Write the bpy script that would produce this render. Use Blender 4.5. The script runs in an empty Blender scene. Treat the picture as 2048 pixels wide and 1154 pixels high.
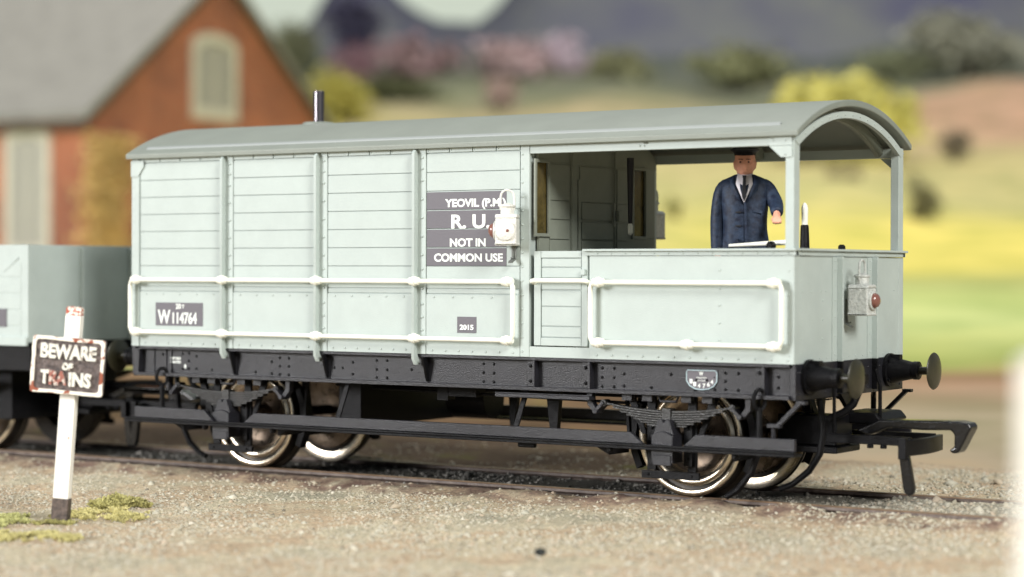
import bpy, bmesh, math, random
from mathutils import Vector, Matrix, noise as mnoise
import numpy as np
random.seed(7)
PI = math.pi
S = bpy.context.scene
COL = S.collection

# ------------------------------------------------------------------ camera
F_PX = 4220.09
YAW, PITCH, ROLL = -0.57361, -0.00805, 0.0028
CAM = Vector((14.77042, -15.80409, 1.95850))
cy_, sy_ = math.cos(YAW), math.sin(YAW)
fw = Vector((sy_ * math.cos(PITCH), cy_ * math.cos(PITCH), math.sin(PITCH)))
rt = Vector((cy_, -sy_, 0)); up = rt.cross(fw)
rt2 = rt * math.cos(ROLL) + up * math.sin(ROLL)
up2 = -rt * math.sin(ROLL) + up * math.cos(ROLL)
cd = bpy.data.cameras.new('camera'); cam = bpy.data.objects.new('camera', cd); COL.objects.link(cam)
M = Matrix((rt2, up2, -fw)).transposed().to_4x4(); M.translation = CAM
cam.matrix_world = M
cd.sensor_width = 36; cd.lens = F_PX / 2048 * 36
cd.clip_start = 0.1; cd.clip_end = 2000
cd.dof.use_dof = True; cd.dof.focus_distance = 19.0
cd.dof.aperture_fstop = cd.lens / 1000 / 0.21
cd.dof.aperture_blades = 0
S.camera = cam

# ------------------------------------------------------------------ world + lamps
w = bpy.data.worlds.new('World'); S.world = w; w.use_nodes = True
bg = w.node_tree.nodes['Background']
bg.inputs[1].default_value = 1.0
_nt = w.node_tree; _tc = _nt.nodes.new('ShaderNodeTexCoord'); _vm = _nt.nodes.new('ShaderNodeVectorMath'); _vm.operation = 'DOT_PRODUCT'
_vm.inputs[1].default_value = (sy_, cy_, 0); _nt.links.new(_tc.outputs['Generated'], _vm.inputs[0])
_cr = _nt.nodes.new('ShaderNodeValToRGB'); _nt.links.new(_vm.outputs['Value'], _cr.inputs[0]); _nt.links.new(_cr.outputs[0], bg.inputs[0])
_cr.color_ramp.elements[0].position = .80; _cr.color_ramp.elements[0].color = (.20, .22, .235, 1)
_cr.color_ramp.elements[1].position = .97; _cr.color_ramp.elements[1].color = (.62, .68, .57, 1)

def area(name, loc, target, size, power, color=(1, 1, 1)):
    l = bpy.data.lights.new(name, 'AREA'); l.energy = power; l.size = size; l.color = color; l.shape = 'DISK'
    o = bpy.data.objects.new(name, l); COL.objects.link(o); o.location = loc
    d = Vector(target) - Vector(loc)
    o.rotation_euler = d.to_track_quat('-Z', 'Y').to_euler()
    return o
area('key_lamp', (-50, -80, 27), (3.6, 1, 1), 34, 123000, (1.0, 0.99, 0.985))
area('end_fill_lamp', (78, -40, 52), (3.6, 1, 1), 30, 108000, (1.0, 0.975, 0.92))  # added out of view to brighten the van's end face
_b = CAM + Vector((fw.x, fw.y, 0)) * 105 + Vector((0, 0, 150))
area('backdrop_fill_lamp', _b, CAM + fw * 230 + Vector((0, 0, 20)), 90, 262000, (1.0, 0.97, 0.9))  # added out of view, lights only the background slope and hills
S.view_settings.view_transform = 'Standard'; S.view_settings.look = 'None'
S.view_settings.exposure = 0.0; S.view_settings.gamma = 1
S.render.engine = 'CYCLES'
S.cycles.use_denoising = True
S.cycles.max_bounces = 6
S.cycles.sample_clamp_indirect = 6

# ------------------------------------------------------------------ materials
def mat(name, color, rough=0.6, metal=0.0, spec=0.5, vary=0.0, vscale=6.0, bump=0.0, bscale=60.0, coat=0.0, col2=None):
    m = bpy.data.materials.new(name); m.use_nodes = True
    nt = m.node_tree; b = nt.nodes['Principled BSDF']
    b.inputs['Base Color'].default_value = (*color, 1)
    b.inputs['Roughness'].default_value = rough; b.inputs['Metallic'].default_value = metal
    b.inputs['Specular IOR Level'].default_value = spec
    b.inputs['Coat Weight'].default_value = coat
    tc = nt.nodes.new('ShaderNodeTexCoord')
    if vary > 0 or col2:
        n = nt.nodes.new('ShaderNodeTexNoise'); n.inputs['Scale'].default_value = vscale; n.inputs['Detail'].default_value = 6
        n.inputs['Roughness'].default_value = 0.65
        nt.links.new(tc.outputs['Object'], n.inputs['Vector'])
        r = nt.nodes.new('ShaderNodeValToRGB'); r.color_ramp.elements[0].position = 0.35; r.color_ramp.elements[1].position = 0.65
        a = [max(0, c * (1 - vary)) for c in color]; z = col2 or [min(1, c * (1 + vary)) for c in color]
        r.color_ramp.elements[0].color = (*a, 1); r.color_ramp.elements[1].color = (*z, 1)
        nt.links.new(n.outputs['Fac'], r.inputs['Fac']); nt.links.new(r.outputs['Color'], b.inputs['Base Color'])
        mr = nt.nodes.new('ShaderNodeMapRange'); mr.inputs['To Min'].default_value = rough * 0.85; mr.inputs['To Max'].default_value = min(1, rough * 1.15)
        nt.links.new(n.outputs['Fac'], mr.inputs['Value']); nt.links.new(mr.outputs['Result'], b.inputs['Roughness'])
    if bump > 0:
        n2 = nt.nodes.new('ShaderNodeTexNoise'); n2.inputs['Scale'].default_value = bscale; n2.inputs['Detail'].default_value = 5
        nt.links.new(tc.outputs['Object'], n2.inputs['Vector'])
        bp = nt.nodes.new('ShaderNodeBump'); bp.inputs['Strength'].default_value = bump; bp.inputs['Distance'].default_value = 0.01
        nt.links.new(n2.outputs['Fac'], bp.inputs['Height']); nt.links.new(bp.outputs['Normal'], b.inputs['Normal'])
    return m

GREY = mat('grey_paint', (0.405, 0.463, 0.442), 0.55, vary=0.045, vscale=3, bump=0.25, bscale=90)
ROOFM = mat('roof_grey', (0.212, 0.236, 0.208), 0.5, vary=0.05, vscale=2, bump=0.25, bscale=80)
STRIPM = mat('strip_grey', (0.27, 0.295, 0.29), 0.5)
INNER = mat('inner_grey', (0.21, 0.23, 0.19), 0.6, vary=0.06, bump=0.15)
BLACK = mat('black_plastic', (0.006, 0.006, 0.007), 0.32, spec=0.12, vary=0.3, vscale=14, bump=0.5, bscale=110)
SOLE = mat('black_solebar', (0.015, 0.015, 0.019), 0.34, spec=0.36, vary=0.25, vscale=9, bump=0.5, bscale=100)
SPRINGM = mat('spring_black', (0.016, 0.016, 0.016), 0.3, spec=.45, bump=.3)
BRONZE = mat('dark_olive_plastic', (0.028, 0.026, 0.014), 0.35, vary=0.2, bump=0.2)
GLOSSB = mat('gloss_black_steel', (0.008, 0.008, 0.009), 0.16, spec=0.5, bump=0.35, bscale=25)
WHITE = mat('white_paint', (0.86, 0.86, 0.76), 0.45, vary=0.03, bump=0.2)
LETTER = mat('white_lettering', (0.80, 0.84, 0.80), 0.5)
PANEL = mat('grey_black_panel', (0.10, 0.092, 0.108), 0.55, vary=0.06, bump=0.15)
STEEL = mat('nickel_steel', (0.74, 0.66, 0.54), 0.24, metal=1.0, vary=0.08, vscale=20, bump=0.1)
HUBM = mat('bronzed_hub', (0.13, 0.10, 0.075), 0.28, metal=.9, vary=.4, vscale=10)
TREAD = mat('blackened_tread', (0.03, 0.026, 0.022), 0.35, metal=0.6)
GLASSM = mat('amber_glazing', (0.10, 0.075, 0.022), 0.12, spec=0.7, vary=0.5, vscale=4)
NAVY = mat('navy_cloth', (0.006, 0.011, 0.034), 0.6, spec=.35, vary=0.35, vscale=16, bump=0.5, bscale=30, col2=(0.026, 0.045, 0.085))
SKIN = mat('painted_skin', (0.74, 0.36, 0.25), 0.5, vary=0.12, vscale=12, bump=0.3, bscale=60)
SHIRT = mat('white_shirt', (0.80, 0.77, 0.82), 0.6)
DARK = mat('black_cloth', (0.008, 0.008, 0.012), 0.6)
LAMPW = mat('lamp_white_paint', (0.72, 0.72, 0.68), 0.4, vary=0.1, vscale=30, bump=0.9, bscale=45)
LAMPG = mat('lamp_grey_paint', (0.50, 0.52, 0.50), 0.4, vary=0.2, vscale=30, bump=0.9, bscale=45)
REDL = mat('red_lens', (0.21, 0.085, 0.066), 0.25, coat=0.4)
RAILM = mat('rusty_rail', (0.105, 0.07, 0.058), 0.6, vary=0.4, vscale=9, bump=0.7, bscale=30, col2=(0.16, 0.125, 0.105))
RAILTOP = mat('rail_head', (0.30, 0.20, 0.13), 0.4, metal=0.5, vary=0.2)
WOODP = mat('white_wood', (0.90, 0.88, 0.80), 0.6, vary=0.03, bump=0.2)
SIGNB = mat('sign_dark', (0.05, 0.04, 0.042), 0.5, vary=0.35, vscale=22, bump=1.0, bscale=30, col2=(0.17, 0.135, 0.125))
SIGNL = mat('sign_letters', (0.50, 0.49, 0.45), 0.5, vary=0.4, vscale=14, bump=0.8, bscale=40, col2=(0.75, 0.74, 0.68))

def chipped(name, base, chip, scale, thr, w=0.03):
    m = mat(name, base, 0.5, bump=0.3)
    nt = m.node_tree; b = nt.nodes['Principled BSDF']
    tc = nt.nodes.new('ShaderNodeTexCoord'); n = nt.nodes.new('ShaderNodeTexNoise'); n.inputs['Scale'].default_value = scale; n.inputs['Detail'].default_value = 4
    nt.links.new(tc.outputs['Object'], n.inputs['Vector'])
    r = nt.nodes.new('ShaderNodeValToRGB'); r.color_ramp.elements[0].position = thr; r.color_ramp.elements[1].position = thr + w
    r.color_ramp.elements[0].color = (*base, 1); r.color_ramp.elements[1].color = (*chip, 1)
    nt.links.new(n.outputs['Fac'], r.inputs['Fac']); nt.links.new(r.outputs['Color'], b.inputs['Base Color'])
    return m
SIGNF = chipped('sign_frame_paint', (0.84, 0.81, 0.72), (0.30, 0.085, 0.045), 11, 0.56, .05)
SIGNP = chipped('sign_post_paint', (0.88, 0.86, 0.80), (0.50, 0.22, 0.15), 12, 0.70)
POSTEND = chipped('post_top_paint', (0.85, 0.82, 0.74), (0.45, 0.09, 0.05), 30, 0.50)
REDLET = chipped('reddened_letters', (0.34, 0.13, 0.10), (0.60, 0.52, 0.46), 26, .50, .08)
SIGNL = chipped('sign_letters_worn', (0.74, 0.73, 0.66), (0.30, 0.24, 0.20), 24, .58, .10)
PBASE = mat('post_dark_foot', (0.060, 0.048, 0.046), 0.6, vary=0.4, vscale=20, bump=0.6, col2=(.16, .12, .10))

# ------------------------------------------------------------------ helpers
class MB:
    def __init__(s): s.v = []; s.f = []; s.mi = []; s.cur = 0
    def add(s, v, f):
        n = len(s.v); s.v += [tuple(p) for p in v]; s.f += [tuple(i + n for i in q) for q in f]; s.mi += [s.cur] * len(f); return s
    def box(s, x0, x1, y0, y1, z0, z1):
        return s.add([(x0, y0, z0), (x1, y0, z0), (x1, y1, z0), (x0, y1, z0), (x0, y0, z1), (x1, y0, z1), (x1, y1, z1), (x0, y1, z1)],
                     [(0, 3, 2, 1), (4, 5, 6, 7), (0, 1, 5, 4), (1, 2, 6, 5), (2, 3, 7, 6), (3, 0, 4, 7)])
    def prism(s, pts, ax, a0, a1):
        n = len(pts)
        def P(p, a): return (a, p[0], p[1]) if ax == 'x' else (p[0], a, p[1]) if ax == 'y' else (p[0], p[1], a)
        v = [P(p, a0) for p in pts] + [P(p, a1) for p in pts]
        f = [tuple(range(n)), tuple(range(2 * n - 1, n - 1, -1))] + [(i, (i + 1) % n, n + (i + 1) % n, n + i) for i in range(n)]
        return s.add(v, f)
    def bar(s, p0, p1, wd, th, side=(0, 1, 0)):
        p0 = Vector(p0); p1 = Vector(p1); d = (p1 - p0).normalized(); a = Vector(side); a = (a - d * a.dot(d)).normalized(); b = d.cross(a)
        v = []
        for p in (p0, p1):
            for i, j in ((-1, -1), (1, -1), (1, 1), (-1, 1)): v.append(p + a * i * wd / 2 + b * j * th / 2)
        return s.add(v, [(0, 1, 2, 3), (7, 6, 5, 4), (0, 4, 5, 1), (1, 5, 6, 2), (2, 6, 7, 3), (3, 7, 4, 0)])
    def tube(s, path, r, n=10, closed=False):
        P = [Vector(p) for p in path]; m = len(P); rr = r if hasattr(r, '__len__') else [r] * m
        v = []; ref = None
        for i, p in enumerate(P):
            if closed: d = (P[(i + 1) % m] - P[i - 1]).normalized()
            else: d = (P[min(i + 1, m - 1)] - P[max(i - 1, 0)]).normalized()
            if ref is None: ref = Vector((0, 0, 1)) if abs(d.z) < .9 else Vector((1, 0, 0))
            a = (ref - d * ref.dot(d)).normalized(); ref = a; b = d.cross(a)
            for k in range(n): t = 2 * PI * k / n; v.append(p + (a * math.cos(t) + b * math.sin(t)) * rr[i])
        f = []
        for i in range(m if closed else m - 1):
            j = (i + 1) % m
            for k in range(n): l = (k + 1) % n; f.append((i * n + k, i * n + l, j * n + l, j * n + k))
        if not closed: f += [tuple(range(n - 1, -1, -1)), tuple((m - 1) * n + k for k in range(n))]
        return s.add(v, f)
    def lathe(s, c, axis, prof, n=32, caps=True):
        c = Vector(c); d = Vector(axis).normalized(); a = (Vector((0, 0, 1)) if abs(d.z) < .9 else Vector((1, 0, 0))); a = (a - d * a.dot(d)).normalized(); b = d.cross(a)
        v = []
        for (h, r) in prof:
            for k in range(n): t = 2 * PI * k / n; v.append(c + d * h + (a * math.cos(t) + b * math.sin(t)) * max(r, 1e-4))
        m = len(prof); f = []
        for i in range(m - 1):
            for k in range(n): l = (k + 1) % n; f.append((i * n + k, i * n + l, (i + 1) * n + l, (i + 1) * n + k))
        if caps: f += [tuple(range(n - 1, -1, -1)), tuple((m - 1) * n + k for k in range(n))]
        return s.add(v, f)
    def loft(s, rings):   # list of rings (lists of points, same length), capped
        n = len(rings[0]); v = [p for r in rings for p in r]; f = []
        for i in range(len(rings) - 1):
            for k in range(n): l = (k + 1) % n; f.append((i * n + k, i * n + l, (i + 1) * n + l, (i + 1) * n + k))
        f += [tuple(range(n - 1, -1, -1)), tuple((len(rings) - 1) * n + k for k in range(n))]
        return s.add(v, f)
    def rivet(s, p, ax='-y', r=0.012, h=0.7):
        d = {'-y': (0, -1, 0), 'x': (1, 0, 0), '-x': (-1, 0, 0)}[ax]
        d = Vector(d)
        return s.lathe(Vector(p) - d * 0.003, d, [(0, r), (0.003 + r * h * .6, r * .8), (0.003 + r * h, r * .35)], 8)
    def build(s, name, m, parent=None, bevel=0, smooth=0.6, seg=2):
        me = bpy.data.meshes.new(name); me.from_pydata(s.v, [], s.f); me.update()
        if s.cur: me.polygons.foreach_set('material_index', s.mi)
        bm = bmesh.new(); bm.from_mesh(me); bmesh.ops.recalc_face_normals(bm, faces=bm.faces); bm.to_mesh(me); bm.free()
        for q in me.polygons: q.use_smooth = True
        me.set_sharp_from_angle(angle=smooth)
        for q in (m if isinstance(m, (list, tuple)) else [m]): me.materials.append(q)
        o = bpy.data.objects.new(name, me); COL.objects.link(o)
        if parent is not None: o.parent = parent
        if bevel:
            b = o.modifiers.new('bevel', 'BEVEL'); b.width = bevel; b.segments = seg; b.limit_method = 'ANGLE'; b.angle_limit = 0.6; b.harden_normals = True
        return o

def tag(o, label, cat, group=None, kind=None):
    if label: o['label'] = label
    if cat: o['category'] = cat
    if group: o['group'] = group
    if kind: o['kind'] = kind
    return o
def thing(name, label, cat, loc=(0, 0, 0), group=None):
    o = bpy.data.objects.new(name, None); COL.objects.link(o); o.location = loc; o.empty_display_size = .2
    return tag(o, label, cat, group)
def dup(o, parent, loc=None, scale=None):
    c = o.copy(); COL.objects.link(c); c.parent = parent
    if loc is not None: c.location = loc
    if scale is not None: c.scale = scale
    for ch in list(o.children): dup(ch, c)
    return c
def text(body, x, z, y, size, m, parent, name='lettering', width=None, align='LEFT', rot=(PI / 2, 0, 0), off=0.0, depth=0.002, space=1.0):
    c = bpy.data.curves.new('t', 'FONT'); c.body = body; c.size = size; c.align_x = align; c.extrude = depth; c.offset = off; c.space_character = space
    c.resolution_u = 4
    o = bpy.data.objects.new('t', c); COL.objects.link(o)
    bpy.context.view_layer.update()
    dg = bpy.context.evaluated_depsgraph_get(); me = bpy.data.meshes.new_from_object(o.evaluated_get(dg))
    bpy.data.objects.remove(o)
    xs = [v.co.x for v in me.vertices]; wd = max(xs) - min(xs); x0 = min(xs)
    kx = (width / wd) if width else 1
    for v in me.vertices: v.co.x = (v.co.x - x0) * kx
    me.materials.clear(); me.materials.append(m)
    r = bpy.data.objects.new(name, me); COL.objects.link(r); r.parent = parent
    r.location = (x, y, z); r.rotation_euler = rot
    return r

# =================================================================== GROUND
Fg = Vector((fw.x, fw.y, 0)).normalized(); Rg = Vector((Fg.y, -Fg.x, 0))
C0 = Vector((CAM.x, CAM.y, 0))
def at(px, py, dep):      # point seen at a pixel of the photograph at a given depth (used once, to place far things)
    return CAM + (fw + rt2 * ((px - 1024) / F_PX) - up2 * ((py - 577) / F_PX)) * dep
def local(s, t): return C0 + Fg * s + Rg * t

HS = [(-400, -.13), (44, -.13)] + [(a_, 1.96 - (p_ - 543) / F_PX * a_) for a_, p_ in ((46, 738), (52, 697), (62, 640), (80, 585), (110, 500), (150, 400), (200, 290), (260, 190), (300, 140), (330, 88))] + [(380, 44), (480, 44), (900, 30)]
def terrain_h(s, t):
    for (a, ha), (b, hb) in zip(HS, HS[1:]):
        if a <= s <= b: h = ha + (hb - ha) * (s - a) / (b - a); break
    else: h = HS[-1][1]
    if s > 46: h += (s - 46) * .02 * mnoise.noise(Vector((s * .03, t * .05, 3)))
    return h
def near_h(x, y):
    z = -.105 - .05 * min(1, max(0, (-.6 - y) / 1.8))
    n1 = mnoise.noise(Vector((x * .55, y * .55, 0))); n2 = mnoise.noise(Vector((x * 2.3, y * 2.3, 5))); n3 = mnoise.noise(Vector((x * 9, y * 9, 9)))
    z += .028 * n1 + .020 * n2 + .013 * n3
    # ballast heaped against the rails, lower between them
    if y < .42: z += .05 * math.exp(-((y - .30) / .30) ** 2) * (.3 + 1.2 * (n2 + .3)) + min(.06, max(0, (x - 3.5) * .02)) * math.exp(-((y - .35) / .5) ** 2)
    if .4 < y < 1.92: z = -.055 + .014 * n2 + .014 * n3 + (.02 if x > 7.5 else 0)
    if y >= 1.92: z += .05 * math.exp(-((y - 2.4) / .5) ** 2) * (1 + n1) + .02
    return z

def ramp(nt, pts, interp='LINEAR'):
    r = nt.nodes.new('ShaderNodeValToRGB'); e = r.color_ramp.elements
    r.color_ramp.interpolation = interp
    while len(e) < len(pts): e.new(.5)
    for i, (p, c) in enumerate(pts): e[i].position = p; e[i].color = (*c, 1)
    return r
def mix(nt, fac, a, b, mode='MIX'):
    n = nt.nodes.new('ShaderNodeMix'); n.data_type = 'RGBA'; n.blend_type = mode
    for sock, val in ((n.inputs[0], fac), (n.inputs[6], a), (n.inputs[7], b)):
        if hasattr(val, 'is_output'): nt.links.new(val, sock)
        elif isinstance(val, (int, float)): sock.default_value = val
        else: sock.default_value = (*val, 1)
    return n.outputs[2]
def nz(nt, vec, scale, detail=5, rough=.6):
    n = nt.nodes.new('ShaderNodeTexNoise'); n.inputs['Scale'].default_value = scale; n.inputs['Detail'].default_value = detail; n.inputs['Roughness'].default_value = rough
    nt.links.new(vec, n.inputs['Vector']); return n.outputs['Fac']

# near ballast and earth material
def earth_material():
    m = bpy.data.materials.new('ballast_earth'); m.use_nodes = True; nt = m.node_tree; b = nt.nodes['Principled BSDF']
    b.inputs['Roughness'].default_value = .9; b.inputs['Specular IOR Level'].default_value = .2
    tc = nt.nodes.new('ShaderNodeTexCoord').outputs['Object']
    big = ramp(nt, [(.32, (.37, .33, .25)), (.42, (.55, .48, .35)), (.50, (.49, .375, .265)), (.57, (.55, .49, .365)), (.70, (.38, .36, .28))]); nt.links.new(nz(nt, tc, .55, 4), big.inputs[0])
    fine = ramp(nt, [(.32, (.28, .27, .25)), (.45, (.88, .87, .85)), (.7, (1.4, 1.36, 1.25))]); nt.links.new(nz(nt, tc, 22, 8, .75), fine.inputs[0])
    c = mix(nt, 1.0, big.outputs[0], fine.outputs[0], 'MULTIPLY')
    # shade under the van painted into the ballast colour between the rails
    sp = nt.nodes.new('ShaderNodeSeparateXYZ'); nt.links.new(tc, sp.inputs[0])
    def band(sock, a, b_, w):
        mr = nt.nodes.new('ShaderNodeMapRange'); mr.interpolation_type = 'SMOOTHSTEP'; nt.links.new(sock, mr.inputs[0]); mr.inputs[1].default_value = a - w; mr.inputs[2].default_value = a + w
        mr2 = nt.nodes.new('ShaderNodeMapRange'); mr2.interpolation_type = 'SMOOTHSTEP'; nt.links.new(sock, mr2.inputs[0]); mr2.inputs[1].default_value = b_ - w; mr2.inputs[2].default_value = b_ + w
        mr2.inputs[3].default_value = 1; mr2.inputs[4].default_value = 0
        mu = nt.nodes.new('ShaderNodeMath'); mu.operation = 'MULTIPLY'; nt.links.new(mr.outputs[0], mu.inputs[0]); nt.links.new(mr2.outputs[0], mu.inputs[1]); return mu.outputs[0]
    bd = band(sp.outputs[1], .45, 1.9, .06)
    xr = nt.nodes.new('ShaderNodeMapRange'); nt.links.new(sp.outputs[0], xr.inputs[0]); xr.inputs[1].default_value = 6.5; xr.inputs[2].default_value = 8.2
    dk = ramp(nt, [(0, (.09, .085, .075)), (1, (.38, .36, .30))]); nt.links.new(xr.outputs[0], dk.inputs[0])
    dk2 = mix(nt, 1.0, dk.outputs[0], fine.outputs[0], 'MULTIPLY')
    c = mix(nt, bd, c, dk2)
    # rust-brown dust beside the near rail, broken up by noise
    rb = band(sp.outputs[1], -.02, .5, .16)
    mu = nt.nodes.new('ShaderNodeMath'); mu.operation = 'MULTIPLY'; nt.links.new(rb, mu.inputs[0])
    rr = ramp(nt, [(.36, (0, 0, 0)), (.58, (1, 1, 1))]); nt.links.new(nz(nt, tc, 3.2, 5), rr.inputs[0]); nt.links.new(rr.outputs[0], mu.inputs[1])
    c = mix(nt, mu.outputs[0], c, mix(nt, 1.0, (.20, .135, .11), fine.outputs[0], 'MULTIPLY'))
    # van's shade painted dark into the earth and olive scrub beyond the far rail
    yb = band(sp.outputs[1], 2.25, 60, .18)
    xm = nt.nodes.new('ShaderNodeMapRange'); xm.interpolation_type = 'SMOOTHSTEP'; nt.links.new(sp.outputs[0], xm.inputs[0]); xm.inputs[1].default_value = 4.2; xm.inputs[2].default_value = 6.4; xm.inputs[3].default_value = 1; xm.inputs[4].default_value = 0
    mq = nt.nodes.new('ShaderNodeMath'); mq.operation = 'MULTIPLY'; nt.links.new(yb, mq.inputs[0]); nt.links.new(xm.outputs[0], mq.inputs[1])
    shade_earth = ramp(nt, [(.4, (.10, .068, .045)), (.55, (.15, .105, .07)), (.68, (.17, .165, .05))]); nt.links.new(nz(nt, tc, .9, 5), shade_earth.inputs[0])
    c = mix(nt, mq.outputs[0], c, mix(nt, 1.0, shade_earth.outputs[0], fine.outputs[0], 'MULTIPLY'))
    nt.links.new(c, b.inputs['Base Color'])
    bp = nt.nodes.new('ShaderNodeBump'); bp.inputs['Strength'].default_value = .9; bp.inputs['Distance'].default_value = .02
    nt.links.new(nz(nt, tc, 30, 8, .75), bp.inputs['Height']); nt.links.new(bp.outputs[0], b.inputs['Normal'])
    return m
EARTH = earth_material()

def near_ground():
    x0, x1, y0, y1, st = -13, 18, -12, 6, .05
    nx, ny = int((x1 - x0) / st) + 1, int((y1 - y0) / st) + 1
    V = []
    for j in range(ny):
        for i in range(nx):
            x = x0 + i * st; y = y0 + j * st
            e = min(1, min(x - x0, x1 - x, y - y0, y1 - y) / .6)
            V.append((x, y, near_h(x, y) * e + (-.16) * (1 - e)))
    Fc = [(j * nx + i, j * nx + i + 1, (j + 1) * nx + i + 1, (j + 1) * nx + i) for j in range(ny - 1) for i in range(nx - 1)]
    me = bpy.data.meshes.new('ballast'); me.from_pydata(V, [], Fc); me.update()
    for q in me.polygons: q.use_smooth = True
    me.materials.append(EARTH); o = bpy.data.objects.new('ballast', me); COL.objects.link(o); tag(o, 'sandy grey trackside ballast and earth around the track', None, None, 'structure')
near_ground()

def stones():
    m = bpy.data.materials.new('gravel'); m.use_nodes = True; nt = m.node_tree; b = nt.nodes['Principled BSDF']; b.inputs['Roughness'].default_value = .85
    g = nt.nodes.new('ShaderNodeNewGeometry'); tc = nt.nodes.new('ShaderNodeTexCoord').outputs['Object']
    r = ramp(nt, [(0, (.20, .18, .14)), (.07, (.38, .34, .26)), (.45, (.48, .435, .33)), (.62, (.47, .37, .27)), (.70, (.44, .42, .34)), (.96, (.53, .49, .39)), (1, (.66, .62, .52))])
    nt.links.new(g.outputs['Random Per Island'], r.inputs[0])
    dk = ramp(nt, [(0, (.03, .03, .028)), (.5, (.10, .095, .085)), (.9, (.22, .21, .19)), (1, (.3, .28, .25))]); nt.links.new(g.outputs['Random Per Island'], dk.inputs[0])  # darker stone colours paint in the shade beneath the van
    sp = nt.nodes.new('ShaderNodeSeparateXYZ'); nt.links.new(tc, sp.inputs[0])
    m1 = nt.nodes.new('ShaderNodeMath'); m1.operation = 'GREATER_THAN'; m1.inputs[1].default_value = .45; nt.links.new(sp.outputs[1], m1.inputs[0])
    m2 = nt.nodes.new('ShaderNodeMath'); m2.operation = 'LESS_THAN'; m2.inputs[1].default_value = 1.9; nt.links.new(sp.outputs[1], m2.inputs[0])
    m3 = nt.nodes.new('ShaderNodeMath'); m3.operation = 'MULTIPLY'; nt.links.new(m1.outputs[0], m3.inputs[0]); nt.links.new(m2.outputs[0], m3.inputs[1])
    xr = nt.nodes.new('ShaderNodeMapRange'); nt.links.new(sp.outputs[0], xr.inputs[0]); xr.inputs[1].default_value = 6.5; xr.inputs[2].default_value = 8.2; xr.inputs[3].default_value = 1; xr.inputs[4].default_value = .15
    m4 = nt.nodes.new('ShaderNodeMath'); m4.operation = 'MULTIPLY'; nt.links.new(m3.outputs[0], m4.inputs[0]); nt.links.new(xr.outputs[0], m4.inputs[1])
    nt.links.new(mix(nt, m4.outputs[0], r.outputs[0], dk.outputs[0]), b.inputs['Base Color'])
    rng = np.random.default_rng(3)
    base = np.array([(1, 0, 0), (-1, 0, 0), (0, 1, 0), (0, -1, 0), (0, 0, 1), (0, 0, -1)], float)
    tri = np.array([(0, 2, 4), (2, 1, 4), (1, 3, 4), (3, 0, 4), (2, 0, 5), (1, 2, 5), (3, 1, 5), (0, 3, 5)])
    P = []
    while len(P) < 40000:
        # denser near the picture's foreground
        s_ = 14 + 11 * rng.random() ** 1.3; t_ = (rng.random() - .5) * .54 * s_
        p = C0 + Fg * s_ + Rg * t_
        if p.y > 5 or p.x < -5.5: continue
        dens = mnoise.noise(Vector((p.x * .8, p.y * .8, 21))) + .35 * mnoise.noise(Vector((p.x * 3, p.y * 3, 2)))
        if dens < rng.random() * 1.1 - .55: continue
        if p.y > 2.2 and p.x < 6 and rng.random() < .85: continue
        if .0 < p.y < .46 and p.x < 7.2 and rng.random() < .6: continue
        if abs(p.y - .53) < .06 or abs(p.y - 1.78) < .06: continue
        P.append((p.x, p.y, near_h(p.x, p.y)))
    P = np.array(P); n = len(P)
    sz = .007 + .021 * rng.random(n) ** 2.6
    sz[P[:, 1] > .45] *= 1.25
    big = rng.random(n) < .012; sz[big] *= 2.1
    sc = sz[:, None] * (0.7 + .55 * rng.random((n, 3))); sc[:, 2] *= .62
    a = rng.random(n) * 2 * PI; tl = (rng.random((n, 2)) - .5) * .8
    v = (base[None] * (1 + .7 * (rng.random((n, 6, 1)) - .5)) + .4 * (rng.random((n, 6, 3)) - .5)) * sc[:, None, :]
    ca, sa = np.cos(a)[:, None], np.sin(a)[:, None]
    x = v[:, :, 0] * ca - v[:, :, 1] * sa; y = v[:, :, 0] * sa + v[:, :, 1] * ca
    z = v[:, :, 2] + x * tl[:, :1] + y * tl[:, 1:]
    V = np.stack([x + P[:, :1], y + P[:, 1:2], z + P[:, 2:] + sz[:, None] * .02], -1).reshape(-1, 3)
    F = (tri[None] + (np.arange(n) * 6)[:, None, None]).reshape(-1, 3)
    me = bpy.data.meshes.new('gravel'); me.vertices.add(len(V)); me.vertices.foreach_set('co', V.ravel())
    me.loops.add(len(F) * 3); me.loops.foreach_set('vertex_index', F.ravel().astype(np.int32))
    me.polygons.add(len(F)); me.polygons.foreach_set('loop_start', np.arange(0, len(F) * 3, 3, dtype=np.int32)); me.update(calc_edges=True)
    me.materials.append(m); o = bpy.data.objects.new('gravel', me); COL.objects.link(o)
    tag(o, 'loose buff and grey gravel scattered over the trackside', 'gravel', None, 'stuff')
stones()

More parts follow.
